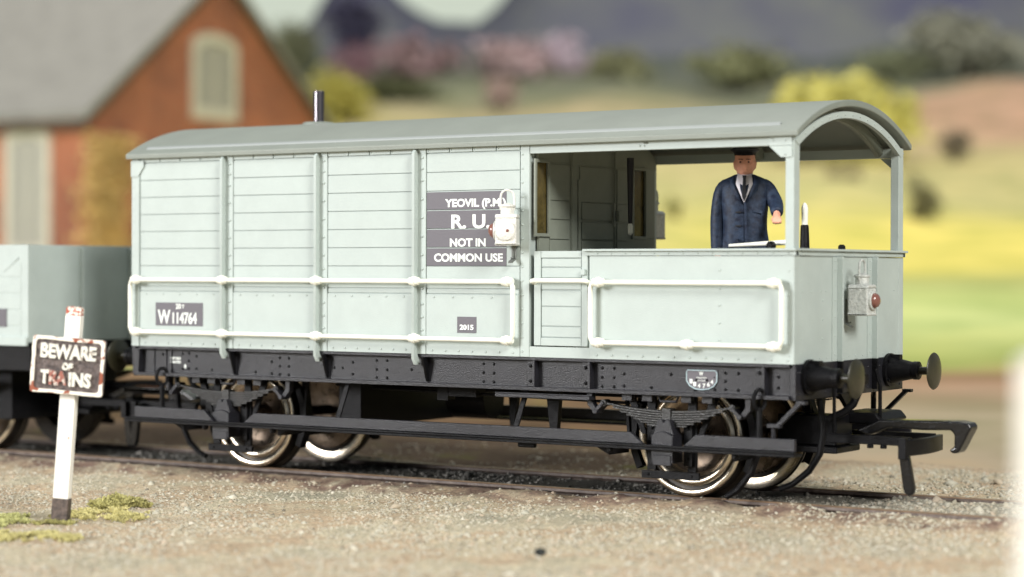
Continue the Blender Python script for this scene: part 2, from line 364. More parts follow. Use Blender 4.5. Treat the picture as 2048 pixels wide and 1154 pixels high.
def far_ground():
    m = bpy.data.materials.new('fields'); m.use_nodes = True; nt = m.node_tree; b = nt.nodes['Principled BSDF']
    b.inputs['Roughness'].default_value = 1; b.inputs['Specular IOR Level'].default_value = 0
    tc = nt.nodes.new('ShaderNodeTexCoord').outputs['Object']
    sp = nt.nodes.new('ShaderNodeSeparateXYZ'); nt.links.new(tc, sp.inputs[0])
    ad = nt.nodes.new('ShaderNodeMath'); ad.operation = 'MULTIPLY_ADD'; nt.links.new(nz(nt, tc, .06, 4), ad.inputs[0]); ad.inputs[1].default_value = 14; nt.links.new(sp.outputs[1], ad.inputs[2])
    mr = nt.nodes.new('ShaderNodeMapRange'); nt.links.new(ad.outputs[0], mr.inputs[0]); mr.inputs[1].default_value = 7; mr.inputs[2].default_value = 327
    def p(s): return s / 320
    r = ramp(nt, [(p(0), (.46, .40, .29)), (p(30), (.46, .37, .26)), (p(43), (.40, .24, .15)), (p(48), (.42, .46, .15)), (p(60), (.66, .72, .30)), (p(74), (.62, .68, .26)), (p(84), (.50, .52, .20)), (p(97), (.66, .60, .20)),
                  (p(125), (.64, .58, .21)), (p(150), (.60, .55, .25)), (p(190), (.64, .54, .28)), (p(228), (.60, .50, .30)), (p(252), (.40, .40, .26)), (p(285), (.31, .32, .24)), (p(318), (.23, .25, .24))])
    nt.links.new(mr.outputs[0], r.inputs[0])
    pt = ramp(nt, [(.35, (.72, .78, .70)), (.55, (1, 1, 1)), (.7, (1.15, 1.08, 1))]); nt.links.new(nz(nt, tc, .22, 5), pt.inputs[0])
    # the rape field shines yellow towards the right, stubble field peach above it
    def sm(sock, a_, b_):
        q = nt.nodes.new('ShaderNodeMapRange'); q.interpolation_type = 'SMOOTHSTEP'; nt.links.new(sock, q.inputs[0]); q.inputs[1].default_value = a_; q.inputs[2].default_value = b_; return q.outputs[0]
    def mul(x_, y_):
        q = nt.nodes.new('ShaderNodeMath'); q.operation = 'MULTIPLY'; nt.links.new(x_, q.inputs[0]); nt.links.new(y_, q.inputs[1]); return q.outputs[0]
    ysel = mul(mul(sm(ad.outputs[0], 92, 104), sm(ad.outputs[0], 152, 128)), sm(sp.outputs[0], 6, 17))
    cc_ = mix(nt, ysel, r.outputs[0], (.80, .69, .19))
    psel = mul(mul(sm(ad.outputs[0], 190, 215), sm(ad.outputs[0], 268, 250)), sm(sp.outputs[0], 32, 46))
    cc_ = mix(nt, psel, cc_, (.78, .50, .34))
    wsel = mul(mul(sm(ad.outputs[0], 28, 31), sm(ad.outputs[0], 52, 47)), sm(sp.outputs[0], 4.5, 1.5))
    shade_earth = ramp(nt, [(.4, (.11, .075, .048)), (.55, (.20, .13, .08)), (.68, (.24, .21, .07))]); nt.links.new(nz(nt, tc, .5, 4), shade_earth.inputs[0])  # van's shade put into the brown and olive ground colour here
    cc_ = mix(nt, wsel, cc_, shade_earth.outputs[0])
    nt.links.new(mix(nt, 1.0, cc_, pt.outputs[0], 'MULTIPLY'), b.inputs['Base Color'])
    ss = [-60, -20, 0, 10, 20, 25, 30, 35, 40] + [44 + i * 2 for i in range(30)] + [104 + i * 6 for i in range(34)] + [320, 360, 420, 520, 900]
    ts = [-600, -400, -280, -200, -160] + [-120 + i * 5 for i in range(49)] + [160, 200, 280, 400, 600]
    V = []
    for s_ in ss:
        for t_ in ts:
            V.append((t_, s_, terrain_h(s_, t_) - (.20 if -10 < s_ < 26 else .04 if s_ < 44 else 0)))
    n = len(ts); Fc = [(j * n + i, j * n + i + 1, (j + 1) * n + i + 1, (j + 1) * n + i) for j in range(len(ss) - 1) for i in range(n - 1)]
    me = bpy.data.meshes.new('ground'); me.from_pydata(V, [], Fc); me.update()
    for q in me.polygons: q.use_smooth = True
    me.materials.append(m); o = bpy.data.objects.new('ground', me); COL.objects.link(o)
    Mx = Matrix((Rg, Fg, Vector((0, 0, 1)))).transposed().to_4x4(); Mx.translation = C0; o.matrix_world = Mx
    tag(o, 'blurred yellow and green fields rising behind the track', None, None, 'structure')
    # hills
    hm = mat('hill_haze_slate', (.19, .19, .30), 1, spec=0, vary=.1, vscale=.035, col2=(.33, .34, .30))  # haze is painted in: base colours lightened towards slate
    prof = [(-120, 12), (-60, 13), (-30, 17), (-21, 20), (-17.5, 21), (-15, 25.5), (-11, 26), (-8.5, 23.5), (-6, 22.3), (-2.5, 22.2), (-.2, 25), (3, 29), (12, 33), (30, 34), (60, 30), (120, 24)]
    V = []; tt = [-120 + i * 1.5 for i in range(161)]; sl = [150, 156, 162, 168, 174, 180, 200, 230, 270]
    def ph(t):
        for (a, ha), (b_, hb) in zip(prof, prof[1:]):
            if a <= t <= b_: return ha + (hb - ha) * (t - a) / (b_ - a)
    for s_ in sl:
        k = min(1, (s_ - 150) / 26) if s_ <= 180 else max(.2, 1 - (s_ - 180) / 120)
        k = math.sin(k * PI / 2)
        for t_ in tt: V.append((t_ * 2, s_ * 2, 16 + (ph(t_ * 174 / max(s_, 174)) * 2 - 18) * k + 1.6 * mnoise.noise(Vector((t_ * .15, s_ * .1, 1)))))
    n = len(tt); Fc = [(j * n + i, j * n + i + 1, (j + 1) * n + i + 1, (j + 1) * n + i) for j in range(len(sl) - 1) for i in range(n - 1)]
    me = bpy.data.meshes.new('hills'); me.from_pydata(V, [], Fc); me.update()
    for q in me.polygons: q.use_smooth = True
    me.materials.append(hm); o = bpy.data.objects.new('hills', me); COL.objects.link(o); o.matrix_world = Mx
    tag(o, 'blurred slate blue hills across the top of the view', None, None, 'structure')
far_ground()

# ------------------------------------------------------------------ rails
def rail(y, label):
    t = thing('rail', label, 'rail', (0, y, -.16), 'running rails of the track')
    p = [(-.035, .15), (.035, .15), (.038, .125), (.012, .105), (.012, .03), (.06, .012), (.06, -.02), (-.06, -.02), (-.06, .012), (-.012, .03), (-.012, .105), (-.038, .125)]
    MB().prism(p, 'x', -60, 40).build('rail_web', RAILM, t, .004)
    MB().prism([(-.033, .1505), (.033, .1505), (.024, .1595), (-.024, .1595)], 'x', -60, 40).build('rail_head', RAILTOP, t)
rail(.53, 'rusty near rail with the two front wheels of the van standing on it')
rail(1.78, 'rusty far rail running behind the van, beyond the dark ballast')

# =================================================================== BRAKE VAN
W = 2.31; L = 7.315
van = thing('brake_van', 'grey model goods brake van with white handrails and open veranda standing on the track', 'brake van')
mirror = []      # parts to mirror to the far side
def near(o): mirror.append(o); return o

# planked side
b = MB(); b.box(.06, 4.66, .012, .05, 1.2, 3.085)
bays = [(.105, 1.165), (1.325, 2.325), (2.485, 3.465), (3.625, 4.645)]
zs = [3.03, 2.858, 2.687, 2.516, 2.345, 2.174, 2.003, 1.80]
for (a, c) in bays:
    for z1, z0 in zip(zs, zs[1:]): b.box(a + .004, c - .004, -.001, .016, z0 + .006, z1)
    b.box(a + .004, c - .004, .003, .016, 1.757, 1.796)
    b.box(a, c, -.001, .016, 1.2, 1.749)
    n = 5
    for i in range(n): b.rivet((a + .09 + (c - a - .18) * i / (n - 1), -.001, 1.725), r=.0115)
    n = 7
    for i in range(n): b.rivet((a + .07 + (c - a - .14) * i / (n - 1), -.001, 1.236), r=.012)
    n = 4
    for i in range(n):
        xa = a + (c - a) * i / n; b.box(xa + .004, a + (c - a) * (i + 1) / n - .004, -.004, .016, 3.040, 3.082)
        b.rivet((xa + .02, -.004, 3.06), r=.008)
near(b.build('planked_side', GREY, van, .0025, seg=1))
# stanchions
for i, x in enumerate((1.205, 2.365, 3.505)):
    b = MB(); b.box(x - .038, x + .118, -.008, .011, 1.2, 3.08)
    b.prism([(-.068, 3.045), (-.045, 3.07), (-.008, 3.07), (-.008, 1.19), (.03, 1.16), (.03, 1.10), (-.03, 1.10), (-.068, 1.16)], 'x', x, x + .032)
    z = 1.33
    for z in [1.30, 1.42, 1.54, 1.66, 1.80, 1.98, 2.11, 2.28, 2.45, 2.62, 2.79, 2.90, 3.0]:
        b.rivet((x + .083, -.008, z), r=.0145, h=.9)
        b.rivet((x - .02, -.008, z), r=.011)
    near(b.build('stanchion', GREY, van, .004))
# corner post (left end)
b = MB(); b.box(-.004, .095, -.008, .1, 1.2, 3.085)
for z in [1.3 + .115 * i for i in range(14)]: b.rivet((.03, -.008, z), r=.008)
b.prism([(-.008, 3.06), (.165, 3.06), (.165, 3.0), (.085, 2.9), (-.008, 2.9)], 'y', -.018, -.0085)
near(b.build('corner_post', GREY, van, .004))
b = MB(); b.prism([(0, 1.2), (.1, 1.2), (.085, .93), (.01, .92)], 'y', -.004, .06)
near(b.build('corner_foot', SOLE, van, .004))
# opening pillar
b = MB(); b.box(4.65, 4.745, -.006, .10, 1.2, 3.09)
for i in range(15): b.rivet((4.675, -.006, 1.25 + i * .125), r=.0125)
near(b.build('pillar', GREY, van, .005))
# beam, right post, gusset
b = MB(); b.box(4.745, 7.235, .0, .06, 3.004, 3.088)
for x in (5.86, 5.905): b.rivet((x, 0, 3.04), r=.012)
near(b.build('beam', GREY, van, .004))
b = MB(); b.box(7.235, 7.315, -.003, .105, 2.15, 3.09); near(b.build('corner_post', GREY, van, .006))
b = MB(); b.prism([(7.09, 3.0), (7.30, 3.0), (7.30, 2.905), (7.20, 2.905)], 'y', -.014, -.004)
b.prism([(7.09, 3.088), (7.30, 3.088), (7.30, 3.002), (7.09, 3.002)], 'y', -.014, -.004)
for p in ((7.13, 3.045), (7.24, 3.045), (7.24, 2.93)): b.rivet((p[0], -.014, p[1]), r=.011)
near(b.build('gusset_plate', GREY, van, .002, seg=1))
# veranda side panel
b = MB(); b.box(5.362, 7.31, 0, .03, 1.2, 2.095); b.box(4.745, 5.362, 0, .03, 1.2, 1.295)
for i in range(13): b.rivet((5.44 + i * .152, 0, 1.234), r=.012)
for z in (1.39, 1.53, 1.68, 1.82, 1.975): b.rivet((6.634, 0, z), r=.012)
for z in [1.27 + .1 * i for i in range(8)]: b.rivet((7.275, 0, z), r=.009)
b.lathe((6.36, -.001, 1.362), (0, -1, 0), [(0, .035), (.003, .035)], 16)
near(b.build('veranda_panel', GREY, van, .004))
b = MB(); b.box(5.33, 7.335, -.012, .045, 2.098, 2.135); b.box(5.31, 7.35, -.04, .06, 2.136, 2.156)
for i in range(14): b.rivet((5.45 + i * .14, -.012, 2.116), r=.010)
near(b.build('capping_rail', GREY, van, .003, seg=1))
# low door
d = MB(); d.box(4.795, 5.345, .012, .03, 1.305, 2.14)
for (a, c, e, f) in ((4.795, 4.865, 1.305, 2.14), (5.285, 5.345, 1.305, 2.14)): d.box(a, c, -.006, .014, e, f)
d.box(4.868, 5.282, -.006, .014, 2.08, 2.14); d.box(4.868, 5.282, -.006, .014, 1.305, 1.375)
for z1, z0 in ((2.073, 2.0), (1.992, 1.905), (1.897, 1.8), (1.79, 1.655), (1.647, 1.48), (1.472, 1.382)): d.box(4.872, 5.278, .001, .014, z0, z1)
d.box(5.29, 5.33, -.03, -.005, 1.93, 1.98)
near(d.build('low_door', GREY, van, .003, seg=1))
# white handrails
def handrail(path, knobs, r=.0215):
    b = MB(); b.tube(path, r, 12)
    for (x, z) in knobs:
        b.lathe((x, -.065, z), (1, 0, 0), [(-.062, .024), (-.05, .036), (-.018, .038), (-.014, .046), (.014, .046), (.018, .038), (.05, .036), (.062, .024)], 14)
        b.tube([(x, -.065, z), (x, .012, z)], .02, 8)
    return near(b.build('handrail', WHITE, van))
def corner(x, z, dx, dz, r=.05):   # rounded corner points
    return [(x + dx[0] * r, -.065, z + dx[1] * r), (x + (dx[0] + dz[0]) * r * .29, -.065, z + (dx[1] + dz[1]) * r * .29), (x + dz[0] * r, -.065, z + dz[1] * r)]
zt, zb = 1.868, 1.345
p = [(4.61, -.065, zb + .3)] + corner(4.61, zt, (0, -1), (-1, 0)) + [(2, -.065, zt)] + corner(.03, zt, (1, 0), (0, -1)) + corner(.03, zb, (0, 1), (1, 0)) + [(2, -.065, zb)] + corner(4.61, zb, (-1, 0), (0, 1)) + [(4.61, -.065, zb + .3)]
handrail(p, [(.11, zt), (1.235, zt), (2.395, zt), (3.535, zt), (4.55, zt), (.11, zb), (1.235, zb), (2.395, zb), (3.535, zb), (4.55, zb)])
b = MB(); b.tube([(4.80, .0, 1.86), (4.80, -.05, 1.875), (4.83, -.065, 1.88), (5.33, -.065, 1.88), (5.36, -.05, 1.875), (5.36, 0, 1.86)], .02, 12)
near(b.build('handrail', WHITE, van))
p = [(7.235, -.065, 1.6)] + corner(7.235, zt, (0, -1), (-1, 0)) + [(6, -.065, zt)] + corner(5.41, zt, (1, 0), (0, -1)) + corner(5.41, zb, (0, 1), (1, 0)) + [(6, -.065, zb)] + corner(7.235, zb, (-1, 0), (0, 1)) + [(7.235, -.065, 1.6)]
handrail(p, [(5.49, zt), (7.165, zt), (5.49, zb), (6.36, zb), (7.165, zb)])
# solebar
b = MB(); b.box(.05, 7.27, .06, .10, .93, 1.195); b.box(.04, 7.28, -.015, .10, .905, .938); b.box(.04, 7.28, -.004, .07, 1.172, 1.198)
for x in (.24, .40, .47, 3.60, 1.31, 2.46):
    b.box(x, x + .014, .048, .062, .938, 1.172)
for x in (4.705, 5.275, 6.955):
    b.box(x, x + .075, .03, .062, .938, 1.172); b.box(x + .075, x + .10, -.01, .062, .938, 1.172)
b.cur = 1  # rivet heads set in deeper black to paint in their missing sheen
for x in (4.705, 5.275, 6.955):
    for z in (.985, 1.12): b.rivet((x + .035, .03, z), r=.019)
for x, zz in ((.36, (.98, 1.12)), (.62, (.98, 1.13)), (.70, (.985, 1.06, 1.135)), (.80, (.985, 1.11)), (1.0, (.98,)), (1.56, (.975,)), (1.76, (.97, 1.08)), (1.86, (.96, 1.04, 1.12)), (1.97, (.96, 1.04, 1.12)), (2.52, (1.045,)), (2.62, (1.045,)), (2.74, (.99, 1.10)),
              (3.02, (.965, 1.04, 1.125)), (3.14, (.965, 1.04, 1.125)), (3.42, (1.05,)), (4.22, (.965, 1.045, 1.125)), (4.33, (.965, 1.045, 1.125)), (5.46, (.96, 1.04, 1.12)), (5.58, (.96, 1.04, 1.12)), (5.68, (.97, 1.075)), (6.14, (1.085,)),
              (5.95, (.965,)), (6.37, (.96,)), (6.56, (.965, 1.07)), (6.66, (.97, 1.04, 1.11)), (6.78, (.97, 1.11)), (7.15, (1.0, 1.09))):
    for z in zz: b.rivet((x, .06, z), r=.016)
near(b.build('solebar', [SOLE, BLACK], van, .003, seg=1))
for x in (1.30, 2.44, 3.60):
    b = MB(); b.prism([(-.045, 1.17), (.055, 1.17), (.055, .94), (.03, .95)], 'x', x, x + .02); near(b.build('stanchion_knee', BLACK, van, .002))
# footboard
b = MB(); b.box(.0, 7.375, -.115, .05, .444, .468); b.box(.0, 7.375, -.115, -.07, .471, .489)
near(b.build('footboard', BLACK, van, .004))
for pts in ([(.12, .49), (1.15, .49), (1.03, .596), (.12, .60)], [(1.535, .49), (5.955, .49), (5.83, .588), (1.66, .588)], [(6.34, .49), (7.37, .49), (7.37, .592), (6.46, .592)]):
    b = MB(); b.prism(pts, 'y', -.095, -.055); near(b.build('kickboard', SOLE, van, .006))
b = MB(); b.box(4.42, 5.40, -.06, .05, .842, .872); b.box(4.42, 5.40, -.06, -.045, .874, .884); near(b.build('step', SOLE, van, .003))
# step hangers
for x in (.43, 7.02):
    b = MB(); b.tube([(x, -.03, .50), (x, -.03, .84)], .026, 10)
    b.tube([(x + .0 + .03 * math.cos(t), -.03 + .05 * math.cos(t), .90 + .085 * math.sin(t)) for t in [2 * PI * i / 16 for i in range(16)]], .018, 8, closed=True)
    near(b.build('step_hanger', BLACK, van))
for x in (2.66, 4.66):
    b = MB(); b.bar((x, .12, .95), (x - .1, .02, .47), .05, .02, (1, 0, 0)); near(b.build('step_hanger', BLACK, van, .003))
b = MB(); b.bar((7.17, .03, .695), (7.36, .03, .88), .05, .035, (0, 1, 0)); b.box(7.07, 7.19, .0, .06, .672, .705); b.box(7.335, 7.42, .0, .06, .872, .90); b.tube([(7.12, .03, .68), (7.12, .03, .50)], .02, 8)
near(b.build('end_strut', SOLE, van, .003))

AX = (1.20, 6.11)
ZC = .515
for ax in AX:
    # axle guard (w-iron)
    b = MB()
    for sx in (-1, 1):
        b.prism([(ax + sx * .24, .25), (ax + sx * .155, .25), (ax + sx * .155, .93), (ax + sx * .24, .93)], 'y', .13, .16)
        b.prism([(ax + sx * .25, .56), (ax + sx * .30, .56), (ax + sx * .47, .93), (ax + sx * .38, .93)], 'y', .135, .16)
        b.box(*sorted((ax + sx * .13, ax + sx * .215)), .10, .128, .30, .66)
        for z in (.36, .62): b.rivet((ax + sx * .175, .10, z), r=.018)
    b.box(ax - .28, ax + .28, .10, .128, .182, .250)
    for sx in (-1, 1): b.rivet((ax + sx * .21, .10, .215), r=.016)
    near(b.build('axle_guard', BLACK, van, .005))
    # axlebox
    c = MB(); N = 10
    arc = [(ax - .105 + .21 * i / N, .565 + .035 * math.sin(PI * i / N)) for i in range(N + 1)]
    c.prism([(ax - .105, .33)] + arc + [(ax + .105, .33)], 'y', -.045, .14)
    c.prism([(ax - .09, .31), (ax - .09, .40), (ax + .09, .40), (ax + .09, .31)], 'y', -.052, -.02)
    c.prism([(ax - .10, .57), (ax - .055, .70), (ax - .02, .70), (ax, .672), (ax + .02, .70), (ax + .055, .70), (ax + .10, .57)], 'y', -.02, .13)
    bx = near(c.build('axlebox', SOLE, van, .008))
    # spring
    b = MB(); nl = 7
    for k in range(nl):
        hl = .60 - k * .068 if k else .615
        zt_ = lambda u, k=k: .772 - k * .0205 + .052 * (u / .6) ** 2
        us = [-hl + 2 * hl * i / 12 for i in range(13)]
        pts = [(ax + u, zt_(u)) for u in us] + [(ax + u, zt_(u) - .0165) for u in reversed(us)]
        b.prism(pts, 'y', .04, .115)
    b.box(ax - .042, ax + .042, .028, .125, .635, .792)
    for sx in (-1, 1):
        b.tube([(ax + sx * .625, .03, .818), (ax + sx * .625, .125, .818)], .03, 12)
    near(b.build('leaf_spring', SPRINGM, van, .002, seg=1))
    for sx in (-1, 1):
        b = MB(); b.bar((ax + sx * .62, .075, .825), (ax + sx * .70, .075, .745), .12, .03, (0, 1, 0))
        b.tube([(ax + sx * .70, .01, .745), (ax + sx * .70, .14, .745)], .024, 10)
        b.prism([(ax + sx * .68, .73), (ax + sx * .73, .735), (ax + sx * .79, .80), (ax + sx * .80, .93), (ax + sx * .74, .93), (ax + sx * .745, .83)], 'y', .04, .11)
        near(b.build('spring_shackle', SOLE, van, .003))
    for dx in (-.40, -.20, .18, .38):
        b = MB(); b.box(ax + dx - .05, ax + dx + .05, .05, .11, .845, .902); near(b.build('spring_stop', SOLE, van, .004))
    b = MB(); b.tube([(ax - .10, .07, .902), (ax - .075, .07, .85), (ax + .075, .07, .85), (ax + .10, .07, .902)], .012, 8)
    near(b.build('spring_loop', SOLE, van))
    # brake shoes and hanger beside the wheel
    for sx in (-1, 1):
        b = MB()
        pts = [(ax + sx * .56 * math.cos(t), ZC + .56 * math.sin(t)) for t in (-.5, -.25, 0, .25, .5)] + [(ax + sx * .63 * math.cos(t), ZC + .63 * math.sin(t)) for t in (.5, .25, 0, -.25, -.5)]
        b.prism(pts, 'y', .50, .60)
        b.bar((ax + sx * .62, .5, .45), (ax + sx * .66, .5, .95), .04, .03)
        b.prism([(ax + sx * .60, .36), (ax + sx * .74, .43), (ax + sx * .60, .50)], 'y', .10, .45)
        near(b.build('brake_shoe', BLACK, van, .004))
    # wheelset (both wheels are parts)
    for wy, sg in ((.467, 1), (W - .467, -1)):
        b = MB()
        b.lathe((ax, wy, ZC), (0, sg, 0), [(.05, .37), (.045, .456), (.0, .460), (.0, .503), (.010, .513), (.115, .518), (.13, .55), (.155, .56), (.165, .53), (.165, .37), (.05, .37)], 72, False)
        wh = b.build('wheel', TREAD, van, smooth=.7)
        b = MB(); b.lathe((ax, wy, ZC), (0, sg, 0), [(.03, .456), (-.006, .458), (-.010, .464), (-.010, .497), (-.004, .506), (.012, .510)], 72, False)
        b.lathe((ax, wy, ZC), (0, sg, 0), [(.17, .545), (.172, .535), (.172, .45), (.166, .44)], 72, False); b.build('tyre', STEEL, wh, smooth=.7)
        b = MB(); b.lathe((ax, wy, ZC), (0, sg, 0), [(.06, .425), (.03, .423), (.012, .40), (.010, .388), (.022, .362), (.05, .33), (.085, .305)], 72, False); b.build('wheel_disc', STEEL, wh, smooth=.7)
        b = MB(); b.lathe((ax, wy, ZC), (0, sg, 0), [(.16, .40), (.084, .31), (.12, .24), (.125, .13), (.05, .11), (-.02, .09), (-.02, .035), (-.05, .03), (-.05, .001)], 48); b.lathe((ax, wy, ZC), (0, sg, 0), [(.166, .44), (.15, .42), (.18, .40), (.185, .30), (.15, .12)], 48, False); b.build('hub', HUBM, wh, smooth=.7)
    b = MB(); b.tube([(ax, .2, ZC), (ax, W - .2, ZC)], .055, 14); b.build('axle', BLACK, van)
    b = MB(); b.box(ax - .30, ax + .30, .66, W - .66, .30, .36); b.box(ax - .35, ax + .35, .72, W - .72, .86, .93)
    b.bar((ax - .62, 1.15, .42), (ax + .62, 1.15, .42), .08, .03, (0, 1, 0)); b.build('brake_rigging', BLACK, van, .004)
    for sx in (-1, 1):   # vertical brake hangers seen through the frame
        b = MB(); b.bar((ax + sx * .52, .62, .92), (ax + sx * .60, .62, .46), .03, .06, (0, 1, 0)); near(b.build('brake_hanger', BLACK, van, .003))

# floor, headstocks, cross members, vacuum cylinder
b = MB(); b.box(.05, 7.27, .10, W - .10, 1.12, 1.2)
for x in (2.3, 3.6, 4.9): b.box(x, x + .08, .101, W - .101, .98, 1.119)
b.box(.05, 7.26, .60, .66, .94, 1.119); b.box(.05, 7.26, W - .66, W - .60, .94, 1.119)
b.build('floor_frame', BLACK, van, .003)
for x0, x1 in ((-.005, .045), (7.272, 7.325)):
    b = MB(); b.box(x0, x1, .02, W - .02, .90, 1.2)
    ax_ = 'x' if x0 > 1 else '-x'; xx = x1 if x0 > 1 else x0
    for yy in (.06, .10, .60, .85, 1.5, 1.75, 2.22):
        for z in (.95, 1.13): b.rivet((xx, yy, z), ax_, r=.013)
    b.build('headstock', SOLE if x0 > 1 else BLACK, van, .004)
b = MB(); b.box(2.35, 2.62, .35, 1.95, .47, .98); b.build('brake_crank_box', BLACK, van, .01)
b = MB(); b.tube([(2.9, 1.55, .70), (3.35, 1.55, .70)], .19, 20); b.build('vacuum_cylinder', BLACK, van, .005)
b = MB(); b.tube([(1.9, .9, .83), (5.5, .9, .83)], .016, 8); b.tube([(2.7, .42, .845), (5.5, .42, .80)], .013, 8); b.box(3.50, 3.62, .36, .48, .76, .93); b.box(3.64, 3.95, .34, .50, .80, .93)
b.prism([(4.60, .94), (4.76, .94), (4.72, .45), (4.66, .45)], 'y', .5, .56); b.prism([(3.55, .94), (3.68, .94), (3.62, .45), (3.57, .45)], 'y', 1.5, 1.56); b.build('brake_rod', BLACK, van)
b = MB(); b.box(4.62, 4.80, .0, .05, .395, .443); near(b.build('footboard_bracket', BLACK, van, .012))
for x in (5.60, 6.80, 1.0, 1.85):
    b = MB(); b.lathe((x, -.02, .425), (0, -1, 0), [(0, .03), (.03, .03), (.045, .015)], 10); near(b.build('footboard_bolt', BLACK, van))

# ends
b = MB(); b.box(7.285, 7.316, .105, W - .105, 1.2, 2.095)
for y in (.10, .28, .47, .565): b.rivet((7.316, y + .06, 1.80), 'x', r=.009)
for y in (.95, 1.1, 1.72, 2.1): b.rivet((7.316, y, 1.80), 'x', r=.009)
for z in (1.28, 1.40, 1.52, 1.64, 1.76, 1.90, 2.0):
    for y in (.13, 2.2): b.rivet((7.316, y, z), 'x', r=.008)
for z in (1.40, 1.56, 1.72): b.rivet((7.316, .56, z), 'x', r=.010); 
for y in [.2 + .15 * i for i in range(14)]: b.rivet((7.316, y, 1.235), 'x', r=.009)
b.build('end_panel', GREY, van, .003)
for y in (0.002, W - .107): b = MB(); b.box(7.3, 7.319, y, y + .105, 1.2, 2.095); b.build('corner_angle', GREY, van, .003)
b = MB(); b.box(7.31, 7.335, -.0, W, 2.098, 2.135); b.box(7.27, 7.36, .055, W - .055, 2.137, 2.157)
for y in [.2 + .24 * i for i in range(9)]: b.rivet((7.335, y, 2.116), 'x', r=.010)
b.build('capping_rail', GREY, van, .003, seg=1)
for y in (.84, 1.585):
    b = MB(); b.box(7.316, 7.324, y - .09, y + .06, 1.2, 2.09); b.box(7.324, 7.375, y - .0, y + .03, .95 if 0 else 1.2, 2.096)
    for z in (1.26, 1.42, 1.58, 1.72, 1.85, 1.98, 2.06): b.rivet((7.324, y - .045, z), 'x', r=.010)
    b.build('end_stanchion', GREY, van, .003)
    b = MB(); b.box(7.326, 7.375, y, y + .03, .93, 1.198); b.build('stanchion_foot', BLACK, van, .003)
b = MB(); b.box(.0, .04, .1, W - .1, 1.2, 3.1)
for z in zs: b.box(-.006, .0, .12, W - .12, z - .16, z - .006)
b.build('end_wall', GREY, van, .003)

# roof
def arc(y0, y1, z0, rise, n=28): 
    c = (y0 + y1) / 2; h = (y1 - y0) / 2
    R = (h * h + rise * rise) / (2 * rise)
    return [(c + (2 * i / n - 1) * h, z0 + math.sqrt(max(0, R * R - ((2 * i / n - 1) * h) ** 2)) - (R - rise)) for i in range(n + 1)]
top = arc(-.06, W + .06, 3.125, .322); bot = arc(-.055, W + .055, 3.072, .315)
b = MB(); b.prism(top + bot[::-1], 'x', -.045, 7.375)
b.build('roof', ROOFM, van, .012, smooth=.5, seg=3)
roof = van.children[-1] if False else [o for o in van.children if o.name.startswith('roof')][0]
def onroof(y): 
    for (a, za), (c, zc) in zip(top, top[1:]):
        if a <= y <= c: return za + (zc - za) * (y - a) / (c - a)
for y in (.045, W - .045):
    b = MB(); z = onroof(y); b.prism([(y - .02, z - .02), (y + .02, z + .0), (y + .012, z + .022), (y - .012, z + .008)], 'x', .16, 7.17); b.build('rain_strip', STRIPM, roof, .004)
b = MB(); y = 1.15; z = onroof(y)
b.lathe((1.475, y, z - .01), (0, 0, 1), [(0, .17), (.015, .17), (.03, .15), (.034, .06)], 28); b.build('pipe_flange', ROOFM, roof, .003)
b = MB(); b.lathe((1.475, y, z), (0, 0, 1), [(0, .056), (.335, .056), (.34, .05), (.34, .042), (.28, .04)], 24); b.build('stove_pipe', mat('stove_pipe_metal', (.22, .20, .22), .22, metal=1.0), roof)
# end arch rib + top plate behind
def rib(x0, x1, m, name):
    o_ = arc(0.0, W, 3.045, .305); i_ = arc(.075, W - .075, 3.005, .285)
    b = MB(); b.prism(o_ + i_[::-1], 'x', x0, x1)
    for i in range(2, 27, 2):
        yy, zz = o_[i][0] * .97 + i_[i][0] * .03, (o_[i][1] + i_[i][1]) / 2
        b.rivet((x1, (o_[i][0] + i_[i][0]) / 2, zz), 'x', r=.011)
    return b.build(name, m, van, .004)
rib(7.28, 7.322, GREY, 'roof_arch')
b = MB(); i1 = arc(-.02, W + .02, 3.06, .318); i2 = arc(.14, W - .14, 3.01, .28); b.prism(i1 + i2[::-1], 'x', 7.1, 7.14); 
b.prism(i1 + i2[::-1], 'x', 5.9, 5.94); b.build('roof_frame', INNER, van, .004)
b = MB(); b.prism(arc(.0, W, 3.06, .305) + [(W - .01, 3.04), (.01, 3.04)], 'x', .02, .05); b.build('end_gable', GREY, van)

# partition wall with windows and door
b = MB(); x0, x1 = 4.755, 4.785
wins = [(.03, .225), (1.775, 2.0)]
b.box(x0, x1, .10, W - .1, 1.2, 2.28); b.prism([(.08, 2.945)] + arc(.08, W - .08, 3.06, .30)[0:] + [(W - .08, 2.945)], 'x', x0, x1)
b.box(x0, x1, .245, 1.755, 2.28, 2.945); b.box(x0, x1, 2.02, W - .1, 2.28, 2.945); 
for (a, c) in ((.26, .60), (.78, 1.36), (1.46, 1.66)):
    for z in (2.25, 2.42, 2.60, 2.77, 2.93): b.box(x1 - .001, x1 + .012, a, c, z - .168, z - .006)
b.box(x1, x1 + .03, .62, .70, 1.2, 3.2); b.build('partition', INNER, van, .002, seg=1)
for (a, c) in wins:
    b = MB(); 
    b.box(x1, x1 + .02, a - .03, a, 2.27, 2.96); b.box(x1, x1 + .02, c, c + .03, 2.27, 2.96); b.box(x1, x1 + .02, a, c, 2.27, 2.30); b.box(x1, x1 + .02, a, c, 2.93, 2.96)
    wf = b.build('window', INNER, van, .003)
    b = MB(); b.box(x1 - .015, x1 - .01, a, c, 2.3, 2.93); b.build('pane', GLASSM, wf)
b = MB(); b.box(x1 + .013, x1 + .035, .72, .76, 1.2, 2.8); b.box(x1 + .013, x1 + .035, 1.385, 1.40, 1.2, 3.1); 
for z in (2.42, 2.6, 2.25): b.box(x1 + .013, x1 + .022, .80, 1.35, z - .16, z - .008)
dr = b.build('cabin_door', INNER, van, .002, seg=1)
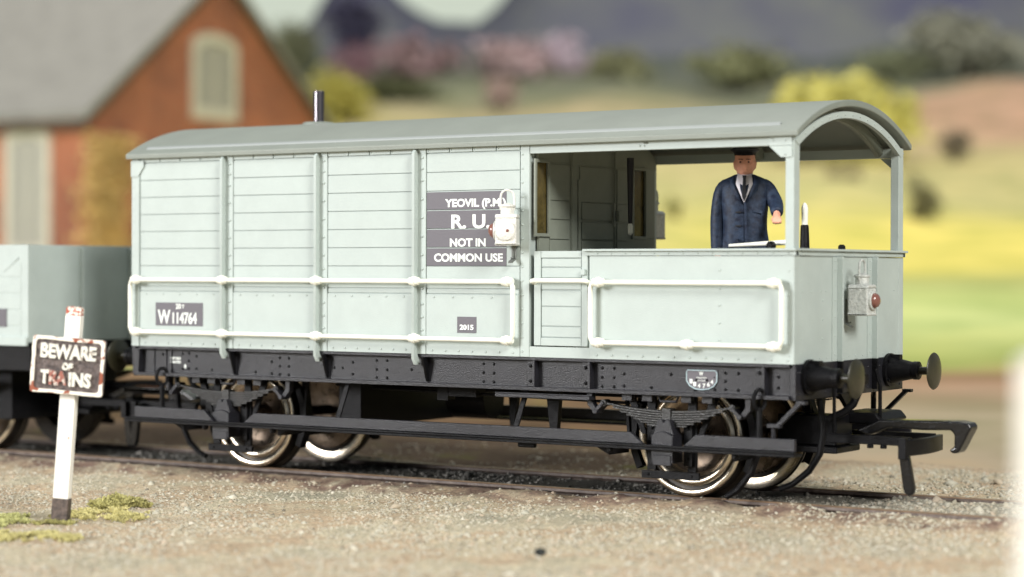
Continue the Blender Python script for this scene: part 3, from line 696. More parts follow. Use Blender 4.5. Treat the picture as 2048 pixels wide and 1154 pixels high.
b = MB(); b.box(x1 + .036, x1 + .075, 1.385, 1.45, 2.43, 2.53); b.box(x1 + .03, x1 + .045, 1.345, 1.375, 2.38, 2.60); b.build('door_handle', INNER, dr, .008)
# hanging lever, brake column, levers
b = MB(); b.lathe((5.2, 1.0, 2.40), (0, 0, 1), [(0, .019), (.1, .022), (.60, .034)], 14); lv = b.build('hanging_lever', DARK, van)
b = MB(); b.lathe((5.2, 1.0, 2.295), (0, 0, 1), [(0, .010), (.015, .022), (.08, .024), (.104, .018)], 12); b.build('lever_tip', WHITE, lv)
b = MB(); b.lathe((6.89, 1.14, 1.2), (-.01, 0, 1), [(0, .05), (.9, .045), (1.16, .036), (1.175, .03)], 14); lv = b.build('brake_lever', BLACK, van)
b = MB(); b.lathe((6.88, 1.14, 2.37), (-.01, 0, 1), [(0, .026), (.15, .030), (.175, .024), (.20, .008)], 12); b.build('lever_grip', WHITE, lv)
b = MB(); b.tube([(6.90, .57, 1.2), (6.90, .57, 2.14)], .035, 12); bc = b.build('brake_column', BLACK, van)
b = MB(); b.tube([(6.42, .59, 2.188), (6.98, .60, 2.215)], [.014, .024], 10); b.build('brake_handle', WHITE, bc)
b = MB(); b.lathe((6.86, .53, 2.185), (0, -1, 0), [(0, .038), (.04, .038), (.05, .022), (.055, .02)], 16); b.build('handle_knob', BLACK, bc)
b = MB(); b.lathe((7.24, 1.12, 1.2), (0, 0, 1), [(0, .03), (.94, .03), (.955, .032), (.985, .032), (1.0, .018)], 12); b.build('stanchion_pin', BLACK, van)

# lettered panels
def panel(name, x0, x1, z0, z1, y=-.0045):
    b = MB(); b.box(x0, x1, y, y + .003, z0, z1); return b.build(name, PANEL, van)
pn = panel('number_panel', .318, .937, 1.410, 1.640)
pn['label'] = 'dark rectangular panel with white wagon number'
text('20', .585, 1.580, -.0052, .070, LETTER, pn, width=.070, off=.0015, depth=.0008); text('T', .665, 1.583, -.0052, .052, LETTER, pn, width=.035, off=.001, depth=.0008)
text('W', .348, 1.432, -.0052, .195, LETTER, pn, width=.165, off=.003, depth=.0008)
text('114764', .545, 1.434, -.0052, .155, LETTER, pn, width=.315, off=.003, depth=.0008)
pn = panel('date_panel', 3.972, 4.18, 1.402, 1.548); text('2015', 4.0, 1.432, -.0052, .062, LETTER, pn, width=.15, off=.0022, depth=.0008)
np_ = None
for i, (z0, z1) in enumerate(((2.522, 2.68), (2.351, 2.510), (2.180, 2.339), (2.009, 2.168))):
    pn = panel('notice_panel', 3.632, 4.50, z0, z1)
    if i == 0: text('YEOVIL (P.M.)', 3.835, 2.545, -.0052, .098, LETTER, pn, width=.66, off=.0035, depth=.0008)
    if i == 1: text('R. U.', 3.905, 2.352, -.0052, .17, LETTER, pn, width=.42, off=.005, depth=.0008)
    if i == 2: text('NOT IN', 3.89, 2.186, -.0052, .098, LETTER, pn, width=.39, off=.0035, depth=.0008)
    if i == 3: text('COMMON USE', 3.715, 2.050, -.0052, .098, LETTER, pn, width=.75, off=.0035, depth=.0008)
# maker's plate on solebar (D shape) and small stencils
BLUEW = mat('pale_blue_rim', (.42, .56, .60), .5)
def plate(cx, cz, w_, h_):
    P = [(cx - w_ / 2, cz + h_ * .40), (cx - w_ * .46, cz + h_ / 2), (cx + w_ * .46, cz + h_ / 2), (cx + w_ / 2, cz + h_ * .40), (cx + w_ / 2, cz - h_ * .05), (cx + w_ * .40, cz - h_ * .30), (cx + w_ * .22, cz - h_ * .46), (cx, cz - h_ / 2), (cx - w_ * .22, cz - h_ * .46), (cx - w_ * .40, cz - h_ * .30), (cx - w_ / 2, cz - h_ * .05)]
    return P
b = MB(); b.prism(plate(6.44, 1.045, .30, .175), 'y', .050, .0595); mp = b.build('maker_plate', PANEL, van, .002); 
b = MB(); b.tube([(x, .049, z) for x, z in plate(6.44, 1.045, .288, .163)], .0045, 6, closed=True); b.build('plate_rim', BLUEW, mp)
text('W', 6.415, 1.085, .0490, .045, LETTER, mp, width=.04, off=.001, depth=.0005)
text('SWINDON', 6.39, 1.058, .0490, .018, LETTER, mp, width=.095, depth=.0005); text('20 TONS', 6.40, 1.034, .0490, .018, LETTER, mp, width=.075, depth=.0005)
for i, (ch, a) in enumerate(zip('114764', (-48, -29, -10, 10, 29, 47))):
    t_ = math.radians(a); o = text(ch, 6.44 + .135 * math.sin(t_) - .014, 1.098 - .115 * math.cos(t_) - .005, .0490, .05, LETTER, mp, width=.026, off=.001, depth=.0005); o.rotation_euler = (PI / 2, -t_ * .6 if 0 else t_ * 0, 0)
for x in (6.39, 6.49): b = MB(); b.rivet((x, .05, 1.045), r=.013); b.build('plate_bolt', BLACK, mp)
text('LIFTED', .46, 1.072, .0575, .032, LETTER, van, name='stencil_lettering', width=.14, off=.0012, depth=.0006); text('PAINTED', .46, 1.036, .0575, .032, LETTER, van, name='stencil_lettering', width=.14, off=.0012, depth=.0006)
text('B', .645, .99, .0575, .05, LETTER, van, name='stencil_lettering', width=.025, off=.002, depth=.0006)

# buffers
def buffer_(parent, x, y, z, sg, m=BRONZE):
    b = MB(); X = lambda h: h
    b.lathe((x, y, z), (sg, 0, 0), [(0, .15), (.03, .15), (.035, .12), (.06, .118), (.10, .105), (.24, .075), (.245, .082), (.29, .082), (.295, .05), (.30, .04)], 24)
    for a in range(4): t = PI / 4 + a * PI / 2; b.lathe((x + sg * .03, y + .118 * math.cos(t), z + .118 * math.sin(t)), (sg, 0, 0), [(0, .02), (.018, .02)], 6)
    b.prism([(y - .04, z + .05), (y + .04, z + .05), (y + .03, z + .14), (y - .03, z + .14)], 'x', min(x, x + sg * .12), max(x, x + sg * .12))
    bf = b.build('buffer', BLACK, parent)
    b = MB(); b.lathe((x, y, z), (sg, 0, 0), [(.29, .036), (.415, .036), (.42, .05), (.422, .158), (.43, .166), (.44, .158), (.452, .11), (.46, .05), (.462, .001)], 36); b.build('buffer_head', m, bf, smooth=.9)
    return bf
for y in (.26, 1.96):
    buffer_(van, 7.325, y, 1.085, 1)
    buffer_(van, -.005, y, 1.085, -1)
# coupling (tension lock) right end
def coupling(parent, x, sg, bronze=True):
    def X(a): return x + sg * (a - 7.3)
    def bx(m, a, c, *r): m.box(min(X(a), X(c)), max(X(a), X(c)), *r)
    b = MB(); bx(b, 6.7, 7.26, .98, 1.32, .46, .72); bx(b, 6.6, 7.30, .9, 1.40, .40, .458); cp = b.build('coupling', BLACK, parent, .012)
    b = MB(); 
    for y in (.86, 1.40): b.prism([(X(7.22), .575), (X(7.98), .575), (X(7.98), .50), (X(7.22), .50)], 'y', y, y + .055)
    N = 10; ys = [.74 + .82 * i / N for i in range(N + 1)]
    out = [(X(8.0 + .05 * math.sin(PI * i / N)), y) for i, y in enumerate(ys)]; inn = [(X(7.95 + .05 * math.sin(PI * i / N)), y) for i, y in enumerate(ys)]
    b.prism(out + inn[::-1], 'z', .425, .56)
    b.box(min(X(7.93), X(8.0)), max(X(7.93), X(8.0)), .72, .78, .40, .577)
    b.tube([(X(7.62), .87, .50), (X(7.62), .87, .47)], .03, 8); b.tube([(X(7.74), .87, .50), (X(7.74), .87, .47)], .03, 8)
    b.build('coupling_bar', BLACK, cp, .006)
    b = MB(); b.prism([(X(7.40), .60), (X(7.62), .70), (X(8.32), .715), (X(8.42), .70), (X(8.44), .66), (X(8.34), .47), (X(8.32), .445), (X(8.27), .44), (X(8.245), .47), (X(8.29), .495), (X(8.29), .60), (X(8.26), .635), (X(8.0), .625), (X(7.70), .635), (X(7.52), .56)], 'y', 1.06, 1.24)
    b.build('coupling_hook', GLOSSB, cp, .018, seg=3)
    b = MB(); b.prism([(X(7.90), .56), (X(7.98), .58), (X(8.06), .16), (X(8.05), .11), (X(8.01), .09), (X(7.97), .11), (X(7.955), .16)], 'y', .76, .82); b.build('coupling_dropper', GLOSSB, cp, .02, seg=3)
    b = MB(); b.prism([(X(7.15), .64), (X(7.5), .64), (X(7.56), .67), (X(7.5), .74), (X(7.15), .74)], 'y', 1.25, 1.85); b.build('coupling_plate', BLACK, cp, .02)
    return cp
coupling(van, 7.3, 1)
def vacuum(x, sg):
    X = lambda a: x + sg * a
    b = MB(); b.tube([(X(.08), 1.02, 1.10), (X(.11), 1.02, 1.02), (X(.12), 1.01, .92), (X(.09), .98, .83), (X(.02), .95, .76), (X(-.1), .92, .70)], .034, 10)
    b.tube([(X(.16), 1.3, 1.12), (X(.20), 1.3, .98), (X(.20), 1.3, .58)], .018, 8); b.tube([(X(.03), .72, 1.0), (X(.03), .72, .60)], .016, 8)
    b.lathe((X(.02), 1.15, 1.04), (sg, 0, 0), [(0, .09), (.03, .09), (.035, .05), (.12, .045)], 16)
    b.prism([(.88, .92), (1.02, .80), (1.12, .80), (1.2, .92)], 'x', min(X(-.02), X(.02)), max(X(-.02), X(.02)))
    b.build('vacuum_pipe', BLACK, van)
vacuum(7.325, 1); vacuum(-.005, -1)
coupling(van, 0.0, -1)
# curved guard irons before each wheel
for pts in ([(7.26, .62, .92), (7.30, .62, .62), (7.27, .62, .42), (7.17, .62, .27), (7.02, .62, .15), (6.9, .62, .10)],
            [(.10, .55, .92), (.12, .55, .60), (.18, .55, .38), (.28, .55, .20), (.42, .55, .10), (.50, .55, .07)],
            [(6.86, .30, .62), (6.85, .30, .44), (6.79, .30, .27), (6.66, .30, .11), (6.55, .30, .04)]):
    b = MB(); b.tube(pts, [.03] * 4 + [.027] * (len(pts) - 4), 10); b.build('guard_iron', BLACK, van)
# mirror the near side to the far side
for o in mirror: dup(o, van, (0, W, 0), (1, -1, 1))

# lamps on the van: each its own thing
def lamp(name, label, m, loc, rot, lensdir=1, turn=0):
    t = thing(name, label, 'lamp', loc, 'lamps hung on the brake van'); t.rotation_euler = (0, 0, rot)
    b = MB(); b.box(-.10, .10, -.095, .095, 0, .235); 
    b.prism([(-.11, .235), (.11, .235), (.07, .27), (-.07, .27)], 'y', -.10, .10)
    b.box(-.105, .105, -.10, .10, -.012, .012)
    bd = b.build('lamp_body', m, t, .014, seg=3)
    b = MB(); b.lathe((0, 0, .262), (0, 0, 1), [(0, .062), (.07, .062), (.075, .075), (.09, .075), (.10, .045), (.11, .02)], 20); b.build('lamp_chimney', m, t, .004)
    b = MB(); b.tube([(-.06, 0, .31), (-.062, 0, .40)] + [(-.06 * math.cos(a), 0, .43 + .06 * math.sin(a)) for a in [PI * i / 8 for i in range(9)]] + [(.062, 0, .40), (.06, 0, .31)], .010, 8); hd = b.build('lamp_handle', m, t); hd.rotation_euler = (0, 0, turn)
    b = MB(); b.lathe((0, -.085, .125), (0, -1, 0), [(0, .085), (.03, .085), (.035, .075)], 24); lr = b.build('lens_ring', m, t)
    b = MB(); b.lathe((0, -.118, .125), (0, -1, 0), [(-.004, .068), (.012, .068), (.035, .055), (.05, .03), (.055, .001)], 24); b.build('lens', REDL if lensdir else m, lr, smooth=.9)
    return t
def bracket(x, y, z, d):     # lamp iron on the van
    b = MB(); ox, oy = (d[0] * .012, d[1] * .012)
    s_ = (d[1], -d[0], 0)
    b.bar((x + ox, y + oy, z + .1), (x + ox, y + oy, z - .11), .045, .01, s_); b.bar((x + ox, y + oy, z - .11), (x + ox * 6, y + oy * 6, z - .14), .045, .012, s_)
    b.tube([(x + ox * 1.4, y + oy * 1.4, z - .02), (x + ox * 2.5, y + oy * 2.5, z - .11), (x + ox * 5, y + oy * 5, z - .10)], .008, 8)
    return b.build('lamp_bracket', mat('bracket_grey', (.12, .13, .12), .5), van, .002)
lt = lamp('side_lamp_lantern', 'white lamp hung on the planked side beside the notice lettering', LAMPW, (4.60, -.14, 2.20), -PI / 2 + .25, turn=1.75)
lt.rotation_euler = (0, 0, -1.15); lt.scale = (.98, 1.0, .98)
b = MB(); b.lathe((.10, 0, .12), (1, 0, 0), [(0, .085), (.02, .085), (.03, .06), (.035, .001)], 20); b.build('side_lens', LAMPW, lt)
b = MB(); b.lathe((.136, .02, .12), (1, 0, 0), [(0, .014), (.005, .001)], 10); b.build('red_dot', REDL, lt)
bracket(4.60, -.02, 2.18, (0, -1))
lt = lamp('tail_lamp', 'grey tail lamp with a round red lens on the end panel', LAMPG, (7.47, 1.03, 1.60), PI / 2)
lt.scale = (1.0, .95, .95)
bracket(7.322, 1.0, 1.63, (1, 0))
lt = lamp('side_lamp_lantern', 'grey lamp on the far side, seen beyond the cabin corner through the veranda', LAMPG, (4.62, W + .14, 2.29), PI, 0)

# =================================================================== GUARD (person)
def rot2(x, y, a): return (x * math.cos(a) - y * math.sin(a), x * math.sin(a) + y * math.cos(a))
def ring(c, rx, ry, n=20, pw=2.0, tilt=0):
    out = []
    for k in range(n):
        t = 2 * PI * k / n; ct, st = math.cos(t), math.sin(t)
        x = rx * abs(ct) ** (2 / pw) * (1 if ct > 0 else -1); y = ry * abs(st) ** (2 / pw) * (1 if st > 0 else -1)
        out.append((c[0] + x, c[1] + y, c[2] + tilt * x))
    return out
def make_guard():
    # local frame: faces -y, right hand at -x (image left), feet at z=0, scale to 1.80 m
    t = thing('person', 'man in navy coat and dark cap on the veranda, one arm held forward', 'person', (6.425, .88, 1.2))
    t.rotation_euler = (0, 0, .573 - .16); t.scale = (1.0, 1.0, 1.0)
    # body: continuous skin mesh
    me = bpy.data.meshes.new('body'); bm = bmesh.new(); sk = None
    nodes = {}
    def nd(k, p): nodes[k] = bm.verts.new(p); return nodes[k]
    J = {'pel': (0, 0, .93, .13, .10), 'wai': (0, 0, 1.10, .13, .10), 'che': (0, .01, 1.34, .15, .10), 'nek0': (0, .01, 1.50, .07, .06), 'nek': (0, 0, 1.57, .055, .055), 'hd0': (0, -.012, 1.63, .07, .08), 'hd1': (0, -.012, 1.71, .078, .095), 'hd2': (0, 0, 1.775, .06, .075),
         'sL': (.17, .005, 1.43, .042, .042), 'eL': (.245, -.02, 1.18, .038, .038), 'wL': (.275, -.13, .98, .032, .026), 'hL': (.278, -.165, .94, .040, .026),
         'sR': (-.17, .005, 1.38, .042, .042), 'eR': (-.225, .0, 1.16, .038, .038), 'wR': (-.225, -.04, .90, .032, .026), 'hR': (-.222, -.055, .84, .022, .038),
         'tL': (.09, 0, .86, .085, .085), 'kL': (.11, -.02, .48, .06, .06), 'aL': (.11, .02, .10, .042, .042), 'fL': (.12, -.13, .05, .04, .035),
         'tR': (-.09, 0, .86, .085, .085), 'kR': (-.11, -.02, .48, .06, .06), 'aR': (-.11, .02, .10, .042, .042), 'fR': (-.12, -.13, .05, .04, .035)}
    E = [('pel', 'wai'), ('wai', 'che'), ('che', 'nek0'), ('nek0', 'nek'), ('nek', 'hd0'), ('hd0', 'hd1'), ('hd1', 'hd2'), ('che', 'sL'), ('sL', 'eL'), ('eL', 'wL'), ('wL', 'hL'), ('che', 'sR'), ('sR', 'eR'), ('eR', 'wR'), ('wR', 'hR'),
         ('pel', 'tL'), ('tL', 'kL'), ('kL', 'aL'), ('aL', 'fL'), ('pel', 'tR'), ('tR', 'kR'), ('kR', 'aR'), ('aR', 'fR')]
    # fingers: left fist (curled), right relaxed
    for i in range(4):
        o = (i - 1.5) * .020; ln = (.85, 1, .95, .8)[i]
        J['La%d' % i] = (.278 + o, -.205, .925, .0105, .0105); J['Lb%d' % i] = (.278 + o, -.222 * 1, .895 + (1 - ln) * .02, .0095, .0095); J['Lc%d' % i] = (.278 + o, -.195, .882 + (1 - ln) * .03, .009, .009)
        E += [('hL', 'La%d' % i), ('La%d' % i, 'Lb%d' % i), ('Lb%d' % i, 'Lc%d' % i)]
        J['Ra%d' % i] = (-.222, -.055 - o * 1.1, .785, .0105, .0105); J['Rb%d' % i] = (-.215, -.060 - o * 1.1, .785 - .035 * ln, .0095, .0095); J['Rc%d' % i] = (-.200, -.063 - o, .785 - .055 * ln, .009, .009)
        E += [('hR', 'Ra%d' % i), ('Ra%d' % i, 'Rb%d' % i), ('Rb%d' % i, 'Rc%d' % i)]
    J['Lt'] = (.235, -.175, .925, .012, .012); J['Lu'] = (.245, -.205, .905, .010, .010); E += [('hL', 'Lt'), ('Lt', 'Lu')]
    J['Rt'] = (-.20, -.098, .835, .012, .012); J['Ru'] = (-.195, -.112, .80, .010, .010); E += [('hR', 'Rt'), ('Rt', 'Ru')]
    for k in list(J):
        v = J[k]
        if k[:2] == 'hd': J[k] = (v[0], v[1], v[2] + .03, v[3], v[4])
        else: J[k] = (v[0], v[1], v[2] * 1.065, v[3], v[4])
    LA = {'eL': (.262, -.07, 1.37), 'wL': (.275, -.215, 1.265), 'hL': (.278, -.265, 1.235)}
    dh = Vector((.278, -.265, 1.235)) - Vector((.278, -.165, .94 * 1.065))
    for k in J:
        if k in LA: J[k] = LA[k] + J[k][3:]
        elif k[0] == 'L' : J[k] = (J[k][0] + dh.x, J[k][1] + dh.y, J[k][2] + dh.z, J[k][3], J[k][4])
    keys = list(J)
    me.from_pydata([J[k][:3] for k in keys], [(keys.index(a), keys.index(c)) for a, c in E], []); bm.free()
    o = bpy.data.objects.new('body', me); COL.objects.link(o)
    sm = o.modifiers.new('skin', 'SKIN'); sm.use_smooth_shade = True
    if not me.skin_vertices: me.attributes  # layer is made with the modifier
    if len(me.skin_vertices) == 0:
        bpy.context.view_layer.objects.active = o
        bm = bmesh.new(); bm.from_mesh(me); bm.verts.layers.skin.verify(); bm.to_mesh(me); bm.free()
    for i, k in enumerate(keys):
        sv = me.skin_vertices[0].data[i]; sv.radius = J[k][3:5]; sv.use_root = (k == 'pel')
    o.modifiers.new('sub', 'SUBSURF').levels = 1; o.modifiers['sub'].render_levels = 1
    bpy.context.view_layer.update(); dg = bpy.context.evaluated_depsgraph_get()
    m2 = bpy.data.meshes.new_from_object(o.evaluated_get(dg)); bpy.data.objects.remove(o)
    # sculpt the face into the head: nose, brow, eye hollows, chin, ears
    for v in m2.vertices: pass
    bm = bmesh.new(); bm.from_mesh(m2)
    # replace head by a sculpted loft joined at the neck
    rings = []; n = 28
    prof = [(1.545, .058, .058, .0), (1.575, .057, .06, -.004), (1.60, .062, .082, -.018), (1.615, .066, .088, -.018), (1.64, .074, .093, -.016), (1.665, .078, .097, -.013), (1.69, .080, .099, -.010), (1.715, .081, .100, -.006), (1.745, .080, .099, .0), (1.775, .074, .092, .002), (1.80, .058, .074, .004), (1.815, .03, .04, .004)]
    for (z, rx, ry, cy) in prof:
        r = []
        for k in range(n):
            th = 2 * PI * k / n; x = rx * math.sin(th); y = -ry * math.cos(th) + cy; f_ = math.cos(th)
            dd = 0
            if f_ > .9 and 1.635 < z < 1.70: dd += .026 * (1 - abs(z - 1.652) / .07) * (1 if f_ > .97 else .3)      # nose
            if .75 < f_ < .97 and 1.68 < z < 1.70: dd -= .010       # eye hollows
            if f_ > .8 and z == 1.715: dd += .005                   # brow
            if f_ > .93 and z in (1.60, 1.615): dd += .006          # chin, lips
            if abs(f_) < .25 and 1.635 < z < 1.70: x *= 1.10 if abs(f_) > .12 else 1.17   # ears
            r.append((x * 1.06, y - dd, z + .03))
        rings.append(r)
    bm.free()
    b = MB(); b.v = [tuple(v.co) for v in m2.vertices]; b.f = [tuple(p_.vertices) for p_ in m2.polygons]
    b.loft(rings)
    bo = b.build('body', SKIN, t, smooth=1.2)
    rm = bo.modifiers.new('fuse', 'REMESH'); rm.mode = 'VOXEL'; rm.voxel_size = .0055; rm.use_smooth_shade = True
    # face marks
    EYE = mat('dark_eye_paint', (.12, .05, .04), .5)
    for sx in (-1, 1): b = MB(); b.lathe((sx * .034, -.104, 1.720), (0, -1, 0), [(-.01, .009), (.004, .009), (.007, .004)], 10); b.build('eye', EYE, t)
    b = MB(); b.bar((-.024, -.1085, 1.655), (.024, -.1085, 1.655), .007, .006, (0, 0, 1)); b.build('mouth', mat('lip_paint', (.38, .13, .09), .5), t, .002)
    b = MB()
    for sx in (-1, 1): b.bar((sx * .012, -.110, 1.742), (sx * .05, -.100, 1.743), .010, .008, (0, 0, 1))
    b.build('eyebrows', mat('brow_paint', (.22, .10, .07), .6), t, .002)
    # hair
    b = MB(); b.loft([[(x * 1.0, y, z) for x, y, z in ring((0, .012, z_), rx, ry, 20)] for z_, rx, ry in ((1.69, .076, .088), (1.73, .088, .098), (1.79, .088, .100))]); b.build('hair', mat('brown_hair', (.10, .05, .03), .7), t)
    # jacket torso, open at the neck
    b = MB(); R = []
    for (z, rx, ry, cy) in ((.72, .235, .155, .02), (.80, .222, .155, .015), (.92, .205, .15, .01), (1.02, .19, .142, .0), (1.10, .183, .138, -.005), (1.20, .19, .138, -.006), (1.30, .203, .135, .0), (1.38, .206, .128, .004), (1.43, .206, .115, .008), (1.466, .196, .095, .01), (1.490, .150, .078, .014), (1.508, .10, .07, .016), (1.524, .076, .064, .016)):
        r = ring((0, cy, z), rx, ry, 40, 2.25)
        q = []
        for (x, y, zz) in r:
            if y < cy and z < 1.12: y -= 0
            ff = .006 * mnoise.noise(Vector((x * 18, y * 18, z * 9)))
            if z < .95: ff += .008 * math.sin(x * 70)
            q.append((x + ff, y + ff, zz))
        R.append([(x_, y_, z_ * 1.065) for x_, y_, z_ in q])
    b.loft(R); jk = b.build('coat', NAVY, t, smooth=1.0)
    bm_ = jk.modifiers.new('s', 'SUBSURF'); bm_.levels = 1; bm_.render_levels = 1
    # sleeves
    def sleeve(pts, nm):
        b = MB(); b.tube([(p[0], p[1], p[2] * (1.065 if p[0] < 0 else 1)) for p in pts], [p[3] for p in pts], 18)
        me_ = b; so = b.build(nm, NAVY, jk, smooth=1.0)
        d_ = so.modifiers.new('s', 'SUBSURF'); d_.levels = 1; d_.render_levels = 1
    sleeve([(.10, .01, 1.555, .035), (.16, .008, 1.537, .052), (.197, .0, 1.497, .061), (.222, -.02, 1.43, .064), (.25, -.055, 1.38, .065), (.264, -.10, 1.34, .061), (.270, -.15, 1.305, .057), (.274, -.205, 1.272, .054), (.275, -.212, 1.268, .04)], 'sleeve')
    sleeve([(-.10, .01, 1.46, .035), (-.16, .008, 1.445, .052), (-.197, .005, 1.40, .061), (-.214, .003, 1.30, .064), (-.228, .0, 1.16, .063), (-.230, -.02, 1.04, .058), (-.227, -.036, .92, .055), (-.226, -.04, .89, .053), (-.226, -.041, .885, .04)], 'sleeve')
    # lapels, edges, buttons, pocket flap, back tail
    b = MB(); 
    for sx in (-1, 1):
        b.add([(sx * .014, -.146, 1.35), (sx * .072, -.128, 1.52), (sx * .080, -.085, 1.605), (sx * .124, -.094, 1.56), (sx * .112, -.128, 1.475), (sx * .060, -.146, 1.415)],
              [(0, 1, 2, 3, 4, 5)])
    lp = b.build('lapel', NAVY, jk); sd = lp.modifiers.new('s', 'SOLIDIFY'); sd.thickness = .012
    b = MB(); b.bar((.010, -.150, 1.37), (.02, -.157, 1.04), .02, .008, (1, 0, 0)); b.bar((.02, -.157, 1.04), (.05, -.166, .79), .02, .008, (1, 0, 0)); b.build('coat_edge', NAVY, jk, .003)
    b = MB()
    for z in (1.28, 1.16): b.bar((-.07, -.148, z), (-.025, -.152, z + .003), .012, .01, (0, 0, 1))
    b.build('buttonhole', DARK, jk)
    for p_, q_ in (((.075, -.142, 1.295), (.150, -.118, 1.28)), ((.09, -.155, .99), (.17, -.128, .98)), ((-.09, -.155, .99), (-.17, -.128, .98))):
        b = MB(); b.bar(p_, q_, .026, .008, (0, 0, 1)); b.build('pocket_flap', NAVY, jk, .003)
    # waistcoat / trouser gap at the front hem (darker wedge)
    b = MB(); b.prism([(-.055, 1.05), (.03, .77), (-.11, .77)], 'y', -.172, -.12); b.build('waistcoat', mat('dark_navy', (.010, .016, .035), .7), t)
    # shirt, collar, tie
    b = MB(); b.add([(0, -.148, 1.36), (.070, -.126, 1.53), (.056, -.072, 1.625), (0, -.092, 1.595), (-.056, -.072, 1.625), (-.070, -.126, 1.53)], [(0, 1, 2, 3), (0, 3, 4, 5)])
    so = b.build('shirt', SHIRT, t); sd = so.modifiers.new('s', 'SOLIDIFY'); sd.thickness = .01
    b = MB(); b.loft([ring((0, .0, z_), rx, ry, 24, 2, 0) for z_, rx, ry in ((1.59, .072, .082), (1.615, .068, .076), (1.632, .066, .070))]); b.build('collar', SHIRT, t)
    b = MB(); b.prism([(-.018, 1.605), (.018, 1.605), (.012, 1.575), (.018, 1.42), (0, 1.375), (-.018, 1.42), (-.012, 1.575)], 'y', -.158, -.146)
    tie = b.build('tie', DARK, t, .003)
    for v in tie.data.vertices: v.co.y += max(0, v.co.z - 1.39) * .26
    # trousers, boots
    for sx in (-1, 1):
        b = MB(); b.loft([ring((sx * x, y, z), rx, ry, 18) for (x, y, z, rx, ry) in ((.095, 0, .95, .10, .115), (.10, 0, .80, .098, .11), (.108, -.015, .50, .078, .085), (.112, .01, .25, .068, .075), (.113, .015, .08, .066, .075))]); b.build('trousers', NAVY, t)
        b = MB(); b.loft([ring((sx * .118, y, z), rx, ry, 16) for (y, z, rx, ry) in ((-.04, .0, .048, .125), (-.04, .03, .052, .13), (-.035, .07, .048, .11), (.01, .12, .045, .055))]); b.build('boot', DARK, t)
    # cap with peak
    b = MB(); b.loft([ring((0, .0, z), rx, ry, 28) for z, rx, ry in ((1.785, .091, .110), (1.80, .092, .111), (1.81, .098, .118), (1.825, .118, .140), (1.836, .120, .142), (1.848, .102, .122), (1.852, .05, .06))]); cp = b.build('cap', DARK, t)
    b = MB(); P = [(.085 * math.sin(a), -.10 - .055 * math.cos(a)) for a in [(-1.35 + 2.7 * i / 10) for i in range(11)]]
    b.prism(P + [(.07, -.06), (-.07, -.06)], 'z', 1.783, 1.791); pk = b.build('cap_peak', DARK, cp, .003)
    for v in pk.data.vertices: v.co.z += (v.co.y + .10) * .18
    return t
guard = make_guard(); guard.scale = (1.05, 1.05, 1.0)

# =================================================================== WARNING SIGN
def make_sign():
    t = thing('warning_sign', 'small white post sign reading BEWARE OF TRAINS with chipped red and dark plate', 'sign', (2.135, -3.165, -.15))
    t.rotation_euler = (0.02, .078, .45)
    b = MB(); b.box(-.066, .066, 0.0, .09, .215, 1.74); b.build('post', SIGNP, t, .006)
    b = MB(); b.box(-.064, .064, .002, .088, 1.741, 1.80); 
    for i in range(7): x = -.06 + i * .018; b.box(x, x + .012, .01, .08, 1.80, 1.80 + .008 + .012 * random.random())
    b.build('post_tip', POSTEND, t, .008)
    b = MB(); b.box(-.070, .070, -.004, .094, -.08, .214); b.build('post_foot', PBASE, t, .006)
    def rr(w_, h_, r=.024, n=5):
        P = []
        cs = ((w_ - r, h_ - r, 0), (-w_ + r, h_ - r, 90), (-w_ + r, -h_ + r, 180), (w_ - r, -h_ + r, 270))
        for k_, (cx, cz, a0) in enumerate(cs):
            for i in range(n + 1): a = math.radians(a0 + 90 * i / n); P.append((cx + r * math.cos(a), cz + r * math.sin(a)))
            nx_, nz_, na = cs[(k_ + 1) % 4]; a = math.radians(a0 + 90); q0 = (cx + r * math.cos(a), cz + r * math.sin(a)); q1 = (nx_ + r * math.cos(a), nz_ + r * math.sin(a))
            for i in range(1, 9): P.append((q0[0] + (q1[0] - q0[0]) * i / 9, q0[1] + (q1[1] - q0[1]) * i / 9))
        return P
    zc = 1.325; xs = .0
    b = MB(); b.prism([(x + xs, z + zc) for x, z in rr(.308, .232)], 'y', -.045, -.002); bd = b.build('sign_plate', SIGNB, t, .004)
    b = MB(); n = 24; A = rr(.310, .234); B = rr(.278, .203, .03); V = []
    for yy in (-.058, -.044):
        V += [(x + xs, yy, z + zc) for x, z in A] + [(x + xs, yy, z + zc) for x, z in B]
    n = len(A); F = []
    for i in range(n):
        j = (i + 1) % n; F += [(i, j, n + j, n + i), (2 * n + i, 2 * n + j, 3 * n + j, 3 * n + i), (i, j, 2 * n + j, 2 * n + i), (n + i, n + j, 3 * n + j, 3 * n + i)]
    V = [(x + .006 * mnoise.noise(Vector((x * 14, z * 14, 3))), y, z + .006 * mnoise.noise(Vector((x * 14, z * 14, 9)))) for x, y, z in V]
    b.add(V, F); b.build('sign_frame', SIGNF, bd, .005)
    def st(bd_, body, x, z, size, width, m=SIGNL, off=.006):
        o = text(body, x, z, -.052, size, m, bd_, width=width, off=off, depth=.009)
        for v in o.data.vertices:
            q = v.co + Vector((x, z, 0)); v.co.x += .007 * mnoise.noise(Vector((q.x * 26, q.y * 26, 1))); v.co.y += .010 * mnoise.noise(Vector((q.x * 22, q.y * 22, 7)))
        return o
    st(bd, 'BEWARE', -.235, zc + .062, .155, .475, off=.007)
    st(bd, 'OF', -.045, zc - .033, .075, .09, off=.005)
    st(bd, 'T', -.225, zc - .155, .15, .072, off=.007); st(bd, 'RA', -.148, zc - .157, .15, .150, REDLET, off=.007); st(bd, 'INS', .018, zc - .159, .15, .192, off=.007)
    return t
make_sign()

